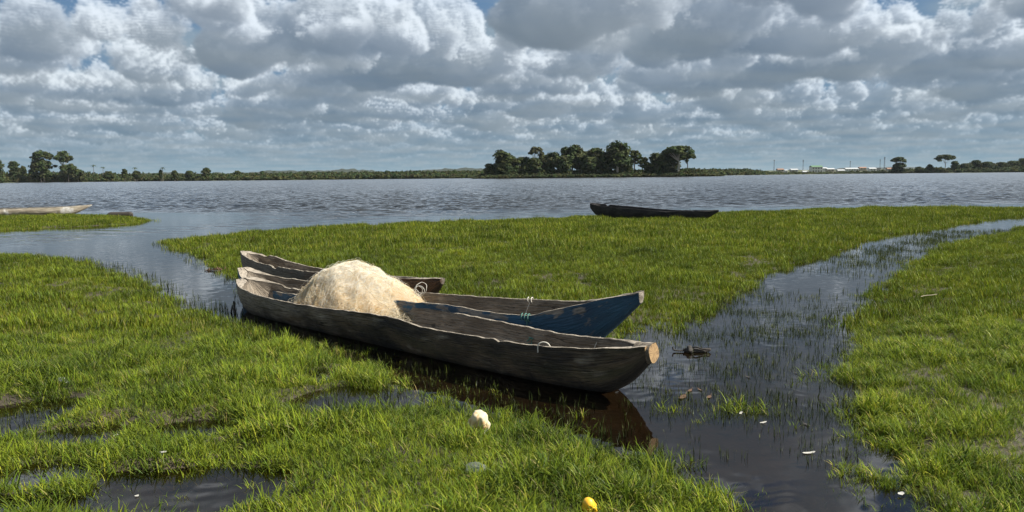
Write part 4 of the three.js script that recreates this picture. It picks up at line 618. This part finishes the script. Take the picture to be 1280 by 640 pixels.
// scrub and mangrove along the water's edge: an unbroken mass
{
  const r = rng(2024), bushes = [0, 1, 2, 3].map(() => { const cl = []; for (let i = 0; i < 11; i++) { const a = r() * 6.28, q = Math.sqrt(r()); cl.push([Math.cos(a) * q * 0.75, 0.25 + 0.55 * r() * (1 - 0.5 * q), Math.sin(a) * q * 0.75, 0.30 + 0.12 * r(), 0.26]); } return leafCloud(r, cl, 26, 0.24, forest); });
  const put = [[], [], [], []], tint = [[], [], [], []];
  const bush = (x, y, z, w, h, k) => { const i = (r() * 4) | 0; M4.compose(V3(x, y, z), QU.setFromEuler(EU.set(0, r() * 6.28, 0, 'XYZ')), V3(w, h, w)); put[i].push(...M4.elements); tint[i].push(...k); };
  for (let i = 0; i < 7500; i++) {
    const px = -140 + 1560 * r(), back = Math.pow(r(), 1.6) * 110, base = shoreZ(along(px, 740)), d = -base + 1 + back, x = along(px, d), z = shoreZ(x) - 1 - back, y = landY(x, z);
    const town = sstep(945, 985, px) * sstep(1125, 1085, px), leftTall = sstep(330, 60, px), rightRise = sstep(1150, 1270, px);
    if (town > 0.5 && back > 16 && r() < 0.93) continue;
    const h = (3.2 + 3.6 * r() + 4.5 * leftTall * r() + 4.5 * rightRise * r()) * lerp(0.8, 1.1, sstep(0, 30, back)) * (1 - 0.45 * town), k = 0.7 + 0.7 * r() + (back < 5 ? 0.1 : 0), warm = 0.85 + 0.4 * r(); bush(x, y - 0.3, z, 2.6 + 2.2 * r(), h, [k * warm, k, k]);
  }
  for (let i = 0; i < 1500; i++) { const px = lerp(592, 900, r()), back = Math.pow(r(), 1.5) * 46, x = along(px, 484), z = -483 - back, edge = Math.min(px - 588, 905 - px), k = 0.7 + 0.6 * r(); bush(x, 0.1, z, 1.8 + 1.8 * r(), (1.8 + 4.2 * r() * sstep(0, 12, back)) * sstep(-6, 30, edge) + 0.8, [k * (0.9 + 0.3 * r()), k, k]); }
  const o = new THREE.Group(); o.name = 'shore_thicket'; o.userData = { kind: 'stuff', label: 'unbroken dark green scrub along the far side of the lake', category: 'scrub' }; scene.add(o);
  put.forEach((m, i) => { const s = new THREE.InstancedMesh(bushes[i], leafMaterial, m.length / 16); s.name = 'scrub'; s.userData = { kind: 'stuff' }; s.instanceMatrix.array.set(m); s.instanceColor = new THREE.InstancedBufferAttribute(new Float32Array(tint[i]), 3); o.add(s); });
}
// ---------------------------------------------------------------- the town across the water
const paint = (r, g, b, rough = 0.85) => new THREE.MeshStandardMaterial({ color: new THREE.Color(r, g, b), roughness: rough });
const wallWhite = paint(0.62, 0.61, 0.57), wallCream = paint(0.40, 0.36, 0.29), wallGrey = paint(0.36, 0.36, 0.35), roofTin = paint(0.36, 0.37, 0.37, 0.6), roofRust = paint(0.22, 0.13, 0.09), roofGreen = paint(0.08, 0.16, 0.08), glassDark = paint(0.03, 0.035, 0.04, 0.3), steel = paint(0.10, 0.11, 0.12, 0.6);
function house(px, dist, yBase, w, h, d, wall, roof, label, o = {}) {
  const x = along(px, dist), t = thing('house', label, 'house', [x, yBase, -dist], o.turn ?? 0, 'buildings of the town across the lake');
  const box = (bw, bh, bd, bx, by, bz) => new THREE.BoxGeometry(bw, bh, bd).translate(bx, by, bz);
  part('wall', box(w, h + 2, d, 0, h / 2 - 1, 0), wall, t);
  if (o.flat) part('roof', box(w + 0.6, 0.5, d + 0.6, 0, h + 0.25, 0), roof, t);
  else { const s = new THREE.Shape([new THREE.Vector2(-d / 2 - 0.6, 0), new THREE.Vector2(d / 2 + 0.6, 0), new THREE.Vector2(0, o.pitch ?? 1.6)]); const g = new THREE.ExtrudeGeometry(s, { depth: w + 0.8, bevelEnabled: false }).rotateY(Math.PI / 2).translate(-w / 2 - 0.4, h + 0.003, 0); part('roof', g, roof, t); }
  const cols = o.cols ?? 2, rows = o.rows ?? 1;
  for (let j = 0; j < rows; j++) for (let i = 0; i < cols; i++) { if (o.door !== undefined && j === 0 && i === o.door) { part('door', box(1.1, 2.1, 0.12, (i + 0.5 - cols / 2) * w / cols, 1.05, d / 2 + 0.04), glassDark, t); continue; } part('window', box(o.ww ?? 1.2, o.wh ?? 1.2, 0.12, (i + 0.5 - cols / 2) * w / cols, (j + 0.55) * h / rows, d / 2 + 0.04), glassDark, t); }
  return t;
}
house(1018.5, 990, 1.9, 14, 7.6, 10, wallWhite, roofGreen, 'largest white two storey building with green roof in the town', { cols: 4, rows: 2, pitch: 1.9, ww: 1.8, wh: 1.7 });
house(1062, 1010, 3.4, 17, 3.0, 9, wallWhite, roofTin, 'long low white building with a bright metal roof', { cols: 5, pitch: 1.7 });
house(1049, 985, 1.9, 9, 2.4, 7, wallCream, roofTin, 'small cream house with a pale metal roof beside the long building', { door: 0 });
house(1088, 1000, 3.4, 9, 3.0, 7, wallWhite, roofTin, 'white house with metal roof next to a grey block', { door: 1 });
house(1095.5, 1005, 3.2, 5.5, 4.2, 6, wallGrey, wallGrey, 'small flat topped grey block in the town', { flat: true, rows: 2 });
house(981, 945, 0.7, 3.2, 4.4, 4, wallWhite, roofTin, 'narrow white hut right at the waterside scrub', { cols: 1, pitch: 1 });
house(1005, 960, 0.8, 6.5, 2.2, 5, wallCream, roofTin, 'low pale shed in the scrub below the largest white building', {});
house(1036, 1020, 3.6, 10, 2.8, 7, wallCream, roofTin, 'cream house between the largest white building and the long one', { door: 1 });
house(1076, 1025, 5.0, 9, 2.6, 7, wallCream, roofRust, 'cream house with a rusty roof behind the long white building', {});
house(991, 1000, 3.3, 9, 2.6, 7, wallGrey, roofTin, 'grey walled house with a metal roof at the edge of town', {});
house(974, 1000, 4.0, 8, 2.4, 7, wallCream, roofRust, 'brown roofed house farthest from the tall masts', {});
house(1110, 990, 3.4, 8, 2.4, 6, wallGrey, roofRust, 'rusty roofed house under the tallest mast', {});
house(1027.5, 1040, 5.4, 9, 2.4, 7, wallWhite, roofTin, 'white house half hidden behind the green roofed building', {});
function mast(px, top, dist, wide, label, arms) {
  const x = along(px, dist), y0 = 2, H = EYE.y + (226.5 - 13 / 1280 * px - top) / FOCAL * dist - y0, t = thing('radio_mast', label, 'mast', [x, y0, -dist], 0.4, 'masts over the town');
  for (const [sx, sz] of [[-1, -1], [1, -1], [1, 1], [-1, 1]]) part('leg', limb(V3(sx * wide, -2, sz * wide), V3(sx * wide * 0.35, H, sz * wide * 0.35), 0.11, 0.08), steel, t);
  const br = []; const n = Math.max(3, Math.round(H / 2.2)); for (let i = 0; i < n; i++) { const a = i / n, b = (i + 1) / n, wa = wide * lerp(1, 0.35, a), wb = wide * lerp(1, 0.35, b); for (const s of [-1, 1]) { br.push(limb(V3(-wa, a * H, s * wa), V3(wb, b * H, s * wb), 0.05, 0.05), limb(V3(s * wa, a * H, -wa), V3(s * wb, b * H, wb), 0.05, 0.05)); } }
  part('bracing', mergeGeometries(br), steel, t);
  for (let i = 0; i < arms; i++) part('antenna', new THREE.CylinderGeometry(0.18, 0.18, 1.6, 8).translate((i % 2 ? 1 : -1) * (0.5 + wide * 0.4), H - 0.9 - (i >> 1) * 1.8, 0), steel, t);
}
mast(1103.5, 196.5, 930, 0.75, 'tallest and thickest mast, beside the flat topped dark tree', 4);
mast(1061, 201.5, 1030, 0.5, 'slim mast rising behind the long low white building', 2);
mast(1002.5, 200, 1030, 0.5, 'slim mast with bulky head near the largest white building', 4);
mast(966.5, 200, 1020, 0.5, 'slim mast at the scrubby end of town', 2);
mast(1098, 199.5, 1060, 0.4, 'thin mast close to the tallest mast', 2);
scene.fog = new THREE.FogExp2(new THREE.Color(0.70, 0.80, 0.88), 0.000025);

// ---------------------------------------------------------------- small things lying about
function crumple(geometry, amount, freq, seed) { const g = mergeVertices(geometry), p = g.attributes.position; for (let i = 0; i < p.count; i++) { const x = p.getX(i), y = p.getY(i), z = p.getZ(i), n = noise2(x * freq + y * freq * 0.7, z * freq - y * freq, seed), m = noise2(y * freq * 1.9 - x * freq, z * freq * 2.1, seed + 1); p.setXYZ(i, x * (1 + amount * n), y * (1 + amount * m), z * (1 + amount * (n - m))); } g.computeVertexNormals(); return g; }
function chip(L, W, T, bend, seed) { const g = new THREE.BoxGeometry(L, T, W, 12, 1, 6), p = g.attributes.position; for (let i = 0; i < p.count; i++) { const x = p.getX(i), u = x / L * 2, taper = Math.sqrt(Math.max(0.02, 1 - u * u * 0.96)) * (1 + 0.25 * noise2(u * 2, 0.3, seed)); p.setZ(i, p.getZ(i) * taper); p.setY(i, p.getY(i) + bend * (u * u - 0.3) + 0.15 * L * 0.1 * noise2(u * 3, p.getZ(i) * 20, seed + 2)); } g.computeVertexNormals(); return g; }
const whitePlastic = new THREE.MeshStandardMaterial({ color: new THREE.Color(0.38, 0.365, 0.32), roughness: 0.7 });
{ // torn cream cup, mouth down in the grass
  const p = ground(599, 546), r = rng(61), prof = [[0.002, 0.118], [0.03, 0.119], [0.044, 0.112], [0.052, 0.09], [0.057, 0.06], [0.061, 0.03], [0.064, 0.0]].map(([a, b]) => new THREE.Vector2(a, b));
  const g = new THREE.LatheGeometry(prof, 40), q = g.attributes.position; for (let i = 0; i < q.count; i++) { const x = q.getX(i), y = q.getY(i), z = q.getZ(i), a = Math.atan2(z, x); if (y < 0.05) q.setY(i, y + 0.028 * (noise2(Math.cos(a) * 2.2, Math.sin(a) * 2.2, 64) + 0.4)); q.setX(i, x * (1 + 0.26 * noise2(a * 1.2, y * 16, 65))); q.setZ(i, z * (1 + 0.26 * noise2(a * 1.2 + 5, y * 16, 66))); } g.computeVertexNormals();
  const t = thing('plastic_cup', 'torn cream plastic cup upside down in the grass before the canoe', 'cup', [p.x, heightAt(p.x, p.z) + 0.04, p.z], 1.3); const m = part('shell', g, new THREE.MeshPhysicalMaterial({ side: THREE.DoubleSide, roughness: 0.55, transmission: 0.2, thickness: 0, ior: 1.3, map: colorTexture(128, 128, (u, v) => mix3([0.62, 0.54, 0.37], [0.48, 0.28, 0.09], clamp(2.2 * fbm2(u * 4, v * 2.5, 3, 68) + (u > 0.45 && u < 0.8 ? 0.25 : -0.3)))) }), t); m.rotation.set(0.15, 0, 0.34);  // the tan stretch paints the cup's shaded side into its colour
  const flap = part('torn_flap', chip(0.06, 0.035, 0.002, 0.012, 71), whitePlastic, t); flap.position.set(-0.05, 0.005, 0.05); flap.rotation.set(0.6, 0.4, 0.9);
}
{ // yellow plastic container top
  const p = ground(739, 655), prof = [[0.001, 0.088], [0.012, 0.087], [0.021, 0.082], [0.027, 0.072], [0.031, 0.058], [0.033, 0.04], [0.033, 0]].map(([a, b]) => new THREE.Vector2(a, b)), t = thing('plastic_bottle', 'rounded bright yellow plastic bottle sticking out of the grass', 'bottle', [p.x, heightAt(p.x, p.z) - 0.005, p.z]);
  const yellow = new THREE.MeshPhysicalMaterial({ color: new THREE.Color(0.78, 0.42, 0.02), roughness: 0.45, clearcoat: 0.2 }); const m = part('body', crumple(new THREE.LatheGeometry(prof, 28), 0.06, 26, 81), yellow, t); m.rotation.set(0.1, 0, 0.22); const c = part('base_ring', new THREE.TorusGeometry(0.033, 0.0022, 8, 28).rotateX(1.5708).translate(0, 0.05, 0), yellow, t); c.rotation.copy(m.rotation);
}
const chips = [[1011, 567, 0.075, 0.018, 'long white sliver floating beside the right bank grass', 0.1], [954, 529, 0.05, 0.014, 'short white sliver floating below the clump of grass in the channel', 0.3], [926, 517, 0.04, 0.016, 'white curled scrap at the foot of the grass clump in the channel', 0.9], [1126, 620, 0.035, 0.022, 'small white scrap in the grass of the right bank edge', 0.4], [205, 580, 0.035, 0.02, 'white scrap at the edge of the largest puddle', 0.2], [171, 621, 0.02, 0.012, 'tiny white speck floating in the largest puddle', 0.5], [292, 335, 0.03, 0.02, 'white scrap at the grass edge behind the canoe sterns', 0.2], [222, 413, 0.035, 0.014, 'pale scrap lying in the grass of the left bank', 0.8], [771, 491, 0.03, 0.014, 'pale scrap in the water under the front canoe bow', 0.4], [145, 545, 0.03, 0.018, 'pale scrap on the soaked grass between small puddles', 1.2]];
for (const [px, py, L, W, label, turn] of chips) { const p = ground(px, py), m = single('plastic_scrap', chip(L, W, 0.003, L * 0.06, px), whitePlastic, label, 'litter', 'white scraps lying about the marsh'); m.position.set(p.x, Math.max(0.006, heightAt(p.x, p.z) + 0.03), p.z); m.rotation.set(0.12, turn, 0.05); }
const deadLeaf = new THREE.MeshStandardMaterial({ color: new THREE.Color(0.085, 0.045, 0.022), roughness: 0.8, side: THREE.DoubleSide }), darkLeaf = new THREE.MeshStandardMaterial({ color: new THREE.Color(0.03, 0.024, 0.018), roughness: 0.8, side: THREE.DoubleSide });
for (const [px, py, L, dark, label] of [[853, 497, 0.115, 0, 'long reddish dead leaf floating nearest the front canoe bow'], [862, 489, 0.07, 0, 'curled dead leaf floating above the long reddish one'], [886, 497, 0.075, 0, 'dead leaf floating beside the grass clump in the channel'], [875, 488, 0.05, 0, 'small dead leaf between the floating leaves'], [935, 472, 0.05, 1, 'black curled leaf floating among the channel shoots'], [995, 467, 0.03, 1, 'small black leaf floating toward the right bank'], [1007, 531, 0.045, 1, 'dark leaf floating off the edge of the right bank'], [257, 339, 0.075, 1, 'dark leaf floating in the left channel off the canoe sterns']]) {
  const p = ground(px, py), t = thing('dead_leaf', label, 'leaf', [p.x, 0.006, p.z], px % 3); part('blade', chip(L, L * 0.36, 0.0015, L * 0.05, px + 3), dark ? darkLeaf : deadLeaf, t); part('stalk', ropeTube([[L * 0.45, L * 0.06, 0], [L * 0.6, L * 0.1, 0.004], [L * 0.72, L * 0.2, 0.002]], 0.0016), dark ? darkLeaf : deadLeaf, t);
}
{ // driftwood in the channel: a short dark log with twigs
  const p = ground(864, 440), t = thing('driftwood', 'short dark log with twigs half sunk in the channel', 'driftwood', [p.x, 0, p.z], -0.12), bark = new THREE.MeshStandardMaterial({ color: new THREE.Color(0.030, 0.024, 0.018), roughness: 0.75, bumpMap: woodBump, bumpScale: 0.004 });
  part('log', crumple(new THREE.CapsuleGeometry(0.020, 0.19, 8, 18).rotateZ(1.5708).translate(0.04, 0.010, 0), 0.5, 17, 91), bark, t); part('knot', crumple(new THREE.IcosahedronGeometry(0.038, 3).translate(-0.02, 0.022, 0.01), 0.3, 22, 93), bark, t);
  part('twig', ropeTube([[-0.04, 0.02, 0], [-0.11, 0.012, 0.01], [-0.16, 0.02, 0], [-0.165, 0.045, 0]], 0.007), bark, t); part('twig', ropeTube([[0.0, 0.03, 0], [0.03, 0.05, 0.01], [0.10, 0.035, 0.02], [0.16, 0.03, 0.03]], 0.007), bark, t);
}
{ // heap of brown weed near the sterns, a stake, sticks and the dark log by the spit
  const p = ground(273, 338), t = thing('weed_clump', 'brown clump of rotting weed floating off the canoe sterns', 'weed', [p.x, 0, p.z]), r = rng(97), m = []; for (let i = 0; i < 34; i++) { const a = r() * 6.28, d = 0.2 * r(); m.push(chip(0.07 + 0.06 * r(), 0.02, 0.003, 0.012, 200 + i).rotateY(r() * 6.28).rotateX((r() - 0.5) * 1.2).translate(Math.cos(a) * d, 0.01 + 0.04 * r() * (1 - d / 0.2), Math.sin(a) * d * 0.5)); } part('stems', mergeGeometries(m), deadLeaf, t);
  const s = ground(294, 393), st = single('wooden_stake', crumple(new THREE.CylinderGeometry(0.011, 0.017, 0.26, 9, 6).translate(0, 0.03, 0), 0.1, 18, 101), darkLeaf, 'short dark stake standing in water before the front canoe stern', 'stake'); st.position.copy(s); st.rotation.z = 0.06;
  const u = ground(289, 391), st2 = single('wooden_stake', crumple(new THREE.CylinderGeometry(0.008, 0.012, 0.14, 9, 5).translate(0, 0.02, 0), 0.1, 18, 103), darkLeaf, 'thin stub of a stake beside the taller dark stake', 'stake'); st2.position.copy(u); st2.rotation.z = -0.2;
  const d = ground(150, 270), lg = thing('driftwood', 'dark low log at the water edge behind the narrow grass strip', 'driftwood', [d.x, 0, d.z], 0.1); part('log', crumple(new THREE.CapsuleGeometry(0.13, 0.75, 6, 16).scale(1, 1, 1).rotateZ(1.5708).translate(0, 0.05, 0), 0.25, 3, 107), darkLeaf, lg); part('branch', ropeTube([[0.2, 0.1, 0], [0.4, 0.14, 0.05], [0.55, 0.06, 0.08]], 0.04), darkLeaf, lg);
  const w = ground(1161, 379), tw = single('twig', ropeTube([[-0.13, 0.055, 0.05], [-0.05, 0.06, 0.01], [0.04, 0.062, -0.01], [0.12, 0.068, -0.04]], 0.0035), new THREE.MeshStandardMaterial({ color: new THREE.Color(0.42, 0.36, 0.26), roughness: 0.9 }), 'pale twig lying on the grass of the right bank', 'twig'); tw.position.set(w.x, heightAt(w.x, w.z), w.z);
  const k = ground(14, 621), kk = single('stick', crumple(new THREE.CapsuleGeometry(0.012, 0.24, 4, 10).rotateZ(1.5708), 0.2, 12, 111), darkLeaf, 'black stick lying in the wet grass by the picture edge puddle', 'stick'); kk.position.set(k.x, 0.012, k.z); kk.rotation.y = 0.12;
}
{ // scraps of clear plastic bag
  const film = new THREE.MeshPhysicalMaterial({ color: new THREE.Color(0.86, 0.9, 0.9), roughness: 0.15, transmission: 0.92, thickness: 0, ior: 1.45, side: THREE.DoubleSide });
  for (const [px, py, s, label] of [[78, 488, 0.05, 'crumpled clear plastic bag standing in the left bank grass'], [596, 602, 0.05, 'flattened clear plastic bag in the grass below the cream cup']]) { const p = ground(px, py), m = single('plastic_bag', crumple(new THREE.IcosahedronGeometry(s, 4).scale(1.1, 0.55, 0.8), 0.55, 0.9 / s, px), film, label, 'plastic bag', 'clear plastic bags in the grass'); m.position.set(p.x, heightAt(p.x, p.z) + 0.02, p.z); }
}
scene.traverse((o) => { if (o.isMesh) { o.castShadow = true; o.receiveShadow = true; } });
renderer.render(scene, camera);
